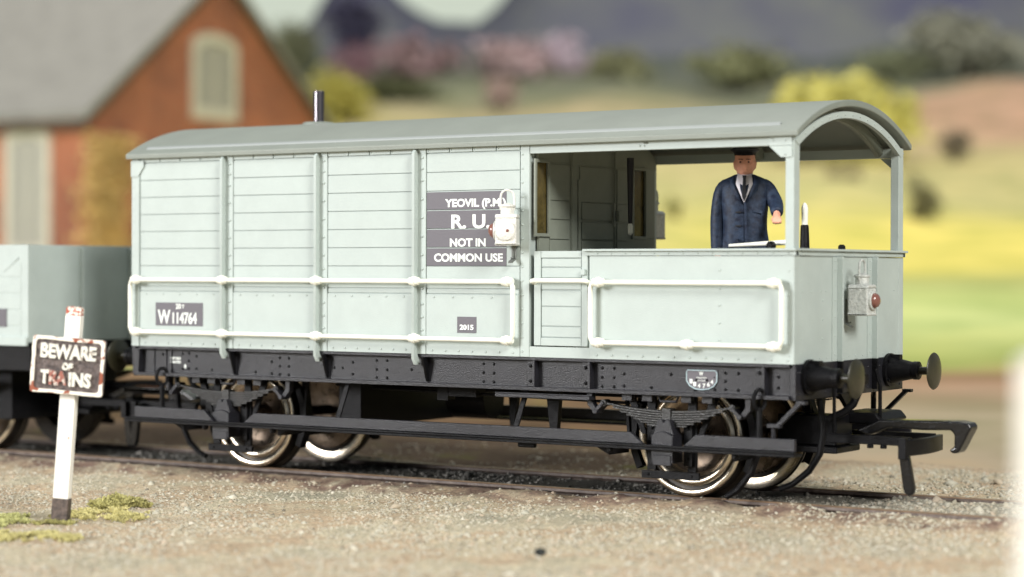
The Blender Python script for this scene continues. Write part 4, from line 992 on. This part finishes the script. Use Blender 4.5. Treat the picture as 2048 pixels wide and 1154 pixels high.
# white post at the right edge, close to the camera
t = thing('post', 'plain white wooden post standing close to the camera at the right edge', 'post', (12.435, -9.025, -.2))
t.rotation_euler = (0, 0, YAW * -1 + .1)
b = MB(); b.box(-.02, .16, -.08, .08, 0, 1.83); b.build('post_shaft', WOODP, t, .008)
b = MB(); b.prism([(-.028, 1.831), (.168, 1.831), (.16, 1.86), (.07, 1.90), (-.02, 1.86)], 'y', -.088, .088); b.build('post_cap', WOODP, t, .006)

# coal lump and small stones that read on their own
def lump(name, label, cat, p, r, m, sq=.7):
    bm = bmesh.new(); bmesh.ops.create_icosphere(bm, subdivisions=2, radius=r)
    for v in bm.verts: v.co *= 1 + .5 * mnoise.noise(v.co * (1.6 / r) + Vector((5, 1, 2))); v.co.z *= sq
    me = bpy.data.meshes.new(name); bm.to_mesh(me); bm.free(); me.materials.append(m)
    o = bpy.data.objects.new(name, me); COL.objects.link(o); o.location = p; tag(o, label, cat); return o
lump('coal_lump', 'single dark shiny lump of coal on the sandy ground in the foreground', 'coal', (6.61, -2.79, -.085), .042, mat('coal', (.02, .023, .024), .25, bump=.6, bscale=25))

# moss tufts
def tuft(name, label, c, rx, ry, h, n, col, lean=.5, grp='moss tufts beside the warning sign'):
    rng = random.Random(hash(label) % 1000 if 0 else len(label) * 7 + n)
    b = MB()
    for i in range(n):
        a = rng.random() * 2 * PI; r = math.sqrt(rng.random()); x = c[0] + rx * r * math.cos(a); y = c[1] + ry * r * math.sin(a)
        if mnoise.noise(Vector((x * 5, y * 5, 4))) + .5 * mnoise.noise(Vector((x * 17, y * 17, 8))) < -.12 + .35 * r * r - .15 * (h > .05): continue
        z = near_h(x, y); hh = h * (1 - .7 * r) * (.3 + .9 * rng.random()); dx, dy = (rng.random() - .5) * .05, (rng.random() - .5) * .05
        z0 = z + hh * rng.random(); w_ = .004 + .004 * rng.random(); a2 = rng.random() * PI
        ux, uy = math.cos(a2) * w_, math.sin(a2) * w_
        b.add([(x - ux, y - uy, z0), (x + ux, y + uy, z0), (x + ux + dx, y + uy + dy, z0 + .018 + .02 * rng.random()), (x + dx * 1.8, y + dy * 1.8, z0 + .012 + .02 * rng.random())], [(0, 1, 2, 3)])
    m = mat(name + '_green', col, .9, vary=.35, vscale=30)
    o = b.build(name, m); tag(o, label, 'moss', grp); return o
tuft('moss_tuft', 'olive mossy tuft on the ground just right of the warning sign', (1.72, -2.02), .30, .26, .10, 7500, (.38, .35, .13))
tuft('moss_tuft', 'low yellow moss patch between sign foot and tuft', (2.05, -2.55), .46, .42, .02, 4600, (.52, .47, .20))
tuft('moss_tuft', 'yellow green moss patch at the left edge in front of the sign', (2.5, -3.95), .55, .34, .025, 5200, (.52, .47, .20))
tuft('moss_tuft', 'green moss patch at the left edge behind the sign', (1.45, -3.35), .50, .45, .04, 4200, (.42, .42, .17))
tuft('moss_tuft', 'thin moss fringe around the foot of the warning sign', (2.13, -3.2), .2, .12, .025, 700, (.30, .28, .10))

# =================================================================== NEIGHBOUR WAGON
wag = thing('goods_wagon', 'blurred grey goods wagon with black underframe coupled behind the van at left', 'wagon', (0, 0, 0))
x1 = -1.47; x0 = x1 - 5.2; LG = GREY
b = MB(); b.box(x0, x1, 0, .05, 1.2, 2.225); b.box(x0, x1, -.03, 0, 1.165, 1.255)
for z in (1.37, 1.54, 1.71, 1.88, 2.05): b.box(x0 + .1, x1 - .1, -.004, 0, z - .16, z - .01)
b.bar((x1 - .35, -.006, 1.95), (x1 - .14, -.006, 2.09), .022, .008, (0, 0, 1))
sd_ = b.build('wagon_side', GREY, wag, .006); c = dup(sd_, wag, (0, W, 0), (1, -1, 1))
b = MB(); b.box(x1 - .05, x1, .05, W - .05, 1.2, 2.225)
for y in (.75, 1.5): b.box(x1, x1 + .05, y, y + .05, 1.2, 2.2)
b.build('wagon_end', LG, wag, .006); b = MB(); b.box(x0, x0 + .05, .05, W - .05, 1.2, 2.225); b.build('wagon_end', LG, wag, .006)
b = MB(); b.box(x0 + .05, x1 - .05, .05, W - .05, 1.15, 1.2); b.build('wagon_floor', BLACK, wag)
b = MB(); b.box(x0, x1, .03, .10, .90, 1.16); b.box(x0, x1, W - .10, W - .03, .90, 1.16); b.box(x1 - .06, x1, .101, W - .101, .90, 1.199); b.box(x0, x0 + .06, .101, W - .101, .90, 1.199); b.build('underframe', BLACK, wag, .006)
b = MB(); b.box(-2.05, -1.78, -.012, -.005, 1.36, 1.55); b.build('number_panel', PANEL, wag)
for y in (.26, 1.96): buffer_(wag, x1, y, 1.085, 1)
coupling(wag, x1, 1)
for ax in (x1 - 1.15, x1 - 4.0):
    for wy, sg in ((.467, 1), (W - .467, -1)):
        b = MB(); b.lathe((ax, wy, ZC), (0, sg, 0), [(.05, .37), (.0, .456), (.0, .503), (.010, .513), (.115, .518), (.13, .55), (.165, .55), (.165, .37), (.05, .37)], 48, False); wh = b.build('wheel', TREAD, wag, smooth=.7)
        b = MB(); b.lathe((ax, wy, ZC), (0, sg, 0), [(.03, .448), (-.009, .455), (-.009, .498), (.012, .510)], 48, False); b.build('tyre', STEEL, wh)
        b = MB(); b.lathe((ax, wy, ZC), (0, sg, 0), [(.06, .425), (.012, .41), (.01, .395), (.02, .355), (.085, .305), (.12, .24), (.125, .13), (-.03, .09), (-.05, .001)], 48); b.build('wheel_disc', HUBM, wh)
    b = MB(); b.tube([(ax, .2, ZC), (ax, W - .2, ZC)], .055, 12); b.build('axle', BLACK, wag)
    for sgn, yy in ((1, 0), (-1, W)):
        b = MB(); f = lambda a, c: tuple(sorted((yy + sgn * a, yy + sgn * c)))
        for sx in (-1, 1): b.box(*sorted((ax + sx * .16, ax + sx * .24)), *f(.12, .16), .25, .92)
        b.box(ax - .28, ax + .28, *f(.10, .118), .18, .25); b.build('axle_guard', BLACK, wag, .004)
        b = MB(); b.box(ax - .11, ax + .11, *f(-.03, .118), .33, .64); b.build('axlebox', BLACK, wag, .01)
        b = MB()
        for k in range(6): b.box(ax - .6 + k * .07, ax + .6 - k * .07, *f(.03, .11), .80 - k * .022, .817 - k * .022)
        b.box(ax - .05, ax + .05, *f(.02, .119), .64, .84); b.build('leaf_spring', BLACK, wag)
b = MB(); b.box(x1 - 3.9, x1 - 1.4, .35, .75, .42, .9); b.box(x1 - .9, x1 - .55, .3, 1.9, .35, .88); b.build('brake_gear', BLACK, wag, .01)

# =================================================================== BRICK BUILDING
def brick_mat():
    m = bpy.data.materials.new('red_brick'); m.use_nodes = True; nt = m.node_tree; b = nt.nodes['Principled BSDF']; b.inputs['Roughness'].default_value = .9
    tc = nt.nodes.new('ShaderNodeTexCoord').outputs['Object']
    bt = nt.nodes.new('ShaderNodeTexBrick'); bt.inputs['Scale'].default_value = 1; bt.inputs['Brick Width'].default_value = .23; bt.inputs['Row Height'].default_value = .078; bt.inputs['Mortar Size'].default_value = .008
    bt.inputs['Color1'].default_value = (.47, .145, .078, 1); bt.inputs['Color2'].default_value = (.36, .11, .062, 1); bt.inputs['Mortar'].default_value = (.42, .26, .18, 1)
    mp = nt.nodes.new('ShaderNodeMapping'); mp.inputs['Rotation'].default_value = (PI / 2, 0, 0)
    nt.links.new(tc, mp.inputs[0])
    # use x+y as the running coordinate so every face gets courses
    sp = nt.nodes.new('ShaderNodeSeparateXYZ'); nt.links.new(tc, sp.inputs[0]); ad = nt.nodes.new('ShaderNodeMath'); ad.operation = 'ADD'; nt.links.new(sp.outputs[0], ad.inputs[0]); nt.links.new(sp.outputs[1], ad.inputs[1])
    cb = nt.nodes.new('ShaderNodeCombineXYZ'); nt.links.new(ad.outputs[0], cb.inputs[0]); nt.links.new(sp.outputs[2], cb.inputs[1]); nt.links.new(cb.outputs[0], bt.inputs['Vector'])
    pt = ramp(nt, [(.32, (.62, .66, .75)), (.55, (1.0, .98, .95)), (.7, (1.35, 1.35, 1.25))]); nt.links.new(nz(nt, tc, .7, 4), pt.inputs[0])
    nt.links.new(mix(nt, 1.0, bt.outputs['Color'], pt.outputs[0], 'MULTIPLY'), b.inputs['Base Color'])
    return m
def make_house():
    KB = 2.0; c = at(172, 577, 44.0 * KB); t = thing('brick_building', 'blurred red brick chapel with grey slate roof and pale window surrounds behind the track', 'building', (c.x, c.y, CAM.z - (CAM.z + .2) * KB)); t.scale = (KB, KB, KB)
    th = math.radians(62); g = Rg * math.cos(th) + Fg * math.sin(th); l = -Rg * math.sin(th) + Fg * math.cos(th)
    # local x = gable direction, local y = along the long wall
    t.rotation_euler = (0, 0, math.atan2(g.y, g.x))
    w_ = 9.2; ln = 16; ez = 5.48; pz = 8.95
    BR = brick_mat()
    SL = mat('slate', (.265, .255, .23), .8, vary=.12, vscale=2.5, bump=.5, bscale=12)
    ST = mat('pale_stone', (.64, .60, .52), .8, vary=.1)
    b = MB(); b.prism([(0, 0), (w_, 0), (w_, ez), (w_ / 2, pz), (0, ez)], 'y', 0, ln); wl = b.build('wall', BR, t)
    # roof slabs
    rf = MB()
    for sx in (0, 1):
        e = (-.30 if sx == 0 else w_ + .30, ez - .21); p = (w_ / 2, pz)
        rf.prism([e, p, (p[0], p[1] + .16), (e[0], e[1] + .16)], 'y', -.25, ln + .25)
    rf.prism([(w_ / 2 - .15, pz + .1), (w_ / 2, pz + .25), (w_ / 2 + .15, pz + .1)], 'y', -.26, ln + .26)
    rf.build('roof', SL, t, .01)
    b = MB(); BRD = mat('dark_bargeboard', (.06, .045, .035), .7)
    for sx in (0, 1):
        e = (-.32 if sx == 0 else w_ + .32, ez - .36); p = (w_ / 2, pz - .14); b.prism([e, p, (p[0], p[1] + .13), (e[0], e[1] + .13)], 'y', -.24, -.16)
    b.prism([(-.38, ez - .40), (-.28, ez - .40), (-.28, ez - .28), (-.38, ez - .28)], 'y', -.2, ln); b.build('bargeboard', BRD, t)
    GL = mat('window_glass', (.36, .35, .33), .4)
    def window(x, z0, z1, hw, side):
        def pr(m_, pts, d0, d1):
            if side == 'g': m_.prism(pts, 'y', d0, d1)
            else: m_.prism(pts, 'x', d0, d1)
        N = 8
        def lanc(cx, h, z0_, z1_): return [(cx - h, z0_)] + [(cx - h * math.cos(PI * i / N), z1_ - h * .3 + h * .35 * math.sin(PI * i / N)) for i in range(N + 1)] + [(cx + h, z0_)]
        f = MB(); o_ = lanc(x, hw, z0, z1); i_ = lanc(x, hw - .22, z0 + .26, z1 - .2); V = []
        n = len(o_)
        for dpt in (-.07, .02):
            V += [((p[0], dpt, p[1]) if side == 'g' else (dpt, p[0], p[1])) for p in o_] + [((p[0], dpt, p[1]) if side == 'g' else (dpt, p[0], p[1])) for p in i_]
        F = []
        for k in range(n):
            j = (k + 1) % n; F += [(k, j, n + j, n + k), (2 * n + k, 2 * n + j, 3 * n + j, 3 * n + k), (k, j, 2 * n + j, 2 * n + k), (n + k, n + j, 3 * n + j, 3 * n + k)]
        f.add(V, F)
        wf = f.build('window', ST, t)
        f = MB(); pr(f, lanc(x, hw - .22, z0 + .26, z1 - .2), -.03, -.005); f.build('pane', GL, wf)
        f = MB(); pr(f, [(x - .05, z0 + .27), (x + .05, z0 + .27), (x + .05, z1 - .25), (x - .05, z1 - .25)], -.05, -.031); f.build('mullion', ST, wf)
    zof = lambda py, dep: CAM.z - (py - 543) / F_PX * dep + .2   # before the building's own scale
    window(w_ * .485, zof(243, 48), zof(74, 48), .86, 'g')
    for k in range(5): window(1.55 + k * 3.0, zof(520, 45), zof(262, 45), .62, 's')
    b = MB(); b.box(-.06, w_ + .06, -.06, -.001, 0, .6); b.build('plinth', ST, t)
    return t, wl, g, l
house, hw_, gdir, ldir = make_house()

# ------------------------------------------------------------------ foliage
def leaves(n, rx, ry, rz, seed, size, c=(0, 0, 0), clumps=14):
    rng = np.random.default_rng(seed)
    cc = rng.normal(size=(clumps, 3)); cc /= np.linalg.norm(cc, axis=1)[:, None]; cc *= (.35 + .5 * rng.random((clumps, 1)))
    k = rng.integers(0, clumps, n); d = rng.normal(size=(n, 3)); d /= np.linalg.norm(d, axis=1)[:, None]; d *= (.10 + .55 * rng.random((n, 1)) ** 1.5)
    P = (cc[k] + d) * np.array([rx, ry, rz]) + np.array(c)
    a = rng.normal(size=(n, 3)); a /= np.linalg.norm(a, axis=1)[:, None]; b_ = np.cross(a, rng.normal(size=(n, 3))); b_ /= np.linalg.norm(b_, axis=1)[:, None]
    s_ = size * (.6 + .8 * rng.random((n, 1)))
    V = np.stack([P - a * s_, P + b_ * s_ * .6, P + a * s_, P - b_ * s_ * .6], 1).reshape(-1, 3)
    return V, (np.arange(n * 4).reshape(-1, 4))
def tree(name, label, px, py, dep, rpx, rpz, col, cat='tree', n=900, group=None, col2=None):
    pb = py + rpz * .8; dep = dep * 2
    for s_ in range(60, 292, 2):
        if 543 + (CAM.z - terrain_h(s_, 0)) / s_ * F_PX <= pb: dep = s_; break
    else: dep = min(dep, 290)
    c = at(px, py, dep); rx = rpx / F_PX * dep; rz = rpz / F_PX * dep
    rel = Vector((c.x, c.y, 0)) - C0; s_, t_ = rel.dot(Fg), rel.dot(Rg); gz = terrain_h(s_, t_) if dep < 300 else c.z - rz * 1.6
    gz = min(gz, c.z - rz * .6)
    T = thing(name, label, cat, (c.x, c.y, gz), group)
    V, F = leaves(n, rx, rx, rz, px + py, rx * .12, (0, 0, c.z - gz))
    me = bpy.data.meshes.new('crown'); me.from_pydata(V.tolist(), [], F.tolist()); me.update(); me.materials.append(mat('leaf', col, .9, spec=.1, vary=.3, vscale=2.0 / rx, col2=col2))
    o = bpy.data.objects.new('crown', me); COL.objects.link(o); o.parent = T
    b = MB(); hgt = c.z - gz; b.tube([(0, 0, -.3), (0, 0, hgt * .5), (rx * .05, 0, hgt * .9)], [rx * .10, rx * .08, rx * .04], 8)
    for a in range(4): b.tube([(0, 0, hgt * .55), (rx * .45 * math.cos(a * 1.7), rx * .45 * math.sin(a * 1.7), hgt * .55 + rz * .7)], [rx * .05, rx * .02], 6)
    b.build('trunk', TRUNK, T)
TRUNK = mat('bark', (.10, .08, .06), .9)
tree('bush', 'small dark olive bush in the yellow field right of the veranda post', 1840, 395, 78, 42, 50, (.22, .21, .12), 'bush')
tree('bush', 'small dark round bush high on the ochre field at right', 1908, 285, 108, 36, 36, (.28, .24, .18), 'bush')
tree('bush', 'dull brown bush seen between the two veranda posts', 1690, 365, 84, 42, 46, (.34, .28, .19), 'bush', n=500)
tree('bush', 'faint olive bush seen beside the cabin corner through the veranda', 1345, 415, 80, 24, 26, (.40, .38, .15), 'bush', n=500)
tree('tree', 'large round yellow green tree above the veranda roof', 1695, 230, 100, 130, 100, (.74, .70, .21), n=2600, col2=(.84, .78, .26))
tree('tree', 'yellow green tree beside the chapel gable behind the stove pipe', 668, 225, 70, 72, 70, (.46, .42, .11), n=1500)
tree('tree', 'dark olive tree low over the cabin roof right of the stove pipe', 790, 178, 118, 85, 34, (.15, .16, .09), n=1400)
tree('tree', 'dark purple grey tree against the sky behind the chapel', 700, 45, 150, 62, 62, (.12, .115, .19), n=1500)
tree('tree', 'grey green tree just beyond the right slope of the chapel roof', 590, 110, 75, 55, 75, (.24, .25, .15), n=1500)
tree('blossom_tree', 'deep pink blossom tree nearest the chapel, left of the others', 712, 128, 130, 48, 44, (.44, .27, .31), n=800, group='pink blossom trees on the hillside')
tree('blossom_tree', 'dusky pink blossom tree second from the chapel on the hillside', 825, 118, 132, 88, 44, (.50, .35, .36), n=1000, group='pink blossom trees on the hillside')
tree('blossom_tree', 'pale pink blossom tree low in the middle of the hillside', 998, 190, 122, 48, 36, (.56, .42, .38), n=800, group='pink blossom trees on the hillside')
tree('blossom_tree', 'wide rose pink blossom tree under the dip in the hills', 1035, 118, 134, 92, 40, (.64, .48, .49), n=1000, group='pink blossom trees on the hillside')
tree('blossom_tree', 'pale lilac blossom tree at the right end of the blossom row', 1135, 112, 133, 60, 42, (.74, .62, .70), n=900, group='pink blossom trees on the hillside')
tree('hill_tree', 'olive tree at the foot of the blue hills right of the blossom row', 1245, 130, 138, 70, 34, (.36, .36, .21), n=900, group='olive trees along the foot of the hills')
tree('hill_tree', 'olive tree at the foot of the blue hills above the veranda beam', 1470, 135, 138, 90, 34, (.37, .38, .21), n=1000, group='olive trees along the foot of the hills')
tree('hill_tree', 'grey green wooded clump in the top right corner below the hills', 1935, 88, 140, 125, 62, (.42, .42, .34), n=1200, group='olive trees along the foot of the hills')
tree('hill_tree', 'dark green clump over the yellow green tree and right of it', 1800, 125, 139, 75, 40, (.33, .35, .22), n=900, group='olive trees along the foot of the hills')
# climbing plant on the building corner
T = thing('climbing_plant', 'ochre yellow climbing plant growing up the corner of the chapel', 'climbing plant', house.location)
T.rotation_euler = house.rotation_euler; T.scale = house.scale
rng = np.random.default_rng(5); n = 3800
zz = rng.random(n) * 5.0; xx = .55 + .42 * np.sin(zz * 1.3) * .5 + rng.normal(size=n) * .38; yy = -.12 - .25 * rng.random(n)
P = np.stack([xx, yy, zz], 1); a = rng.normal(size=(n, 3)); a /= np.linalg.norm(a, axis=1)[:, None]; b_ = np.cross(a, rng.normal(size=(n, 3))); b_ /= np.linalg.norm(b_, axis=1)[:, None]
V = np.stack([P - a * .07, P + b_ * .05, P + a * .07, P - b_ * .05], 1).reshape(-1, 3)
me = bpy.data.meshes.new('foliage'); me.from_pydata(V.tolist(), [], np.arange(n * 4).reshape(-1, 4).tolist()); me.update(); me.materials.append(mat('ochre_leaf', (.74, .52, .22), .9, vary=.2, vscale=2))
o = bpy.data.objects.new('foliage', me); COL.objects.link(o); o.parent = T
b = MB(); b.tube([(.5, -.08, 0), (.6, -.1, 1.5), (.8, -.08, 3), (.5, -.08, 4.6)], [.06, .05, .04, .02], 6); b.build('stem', TRUNK, T)
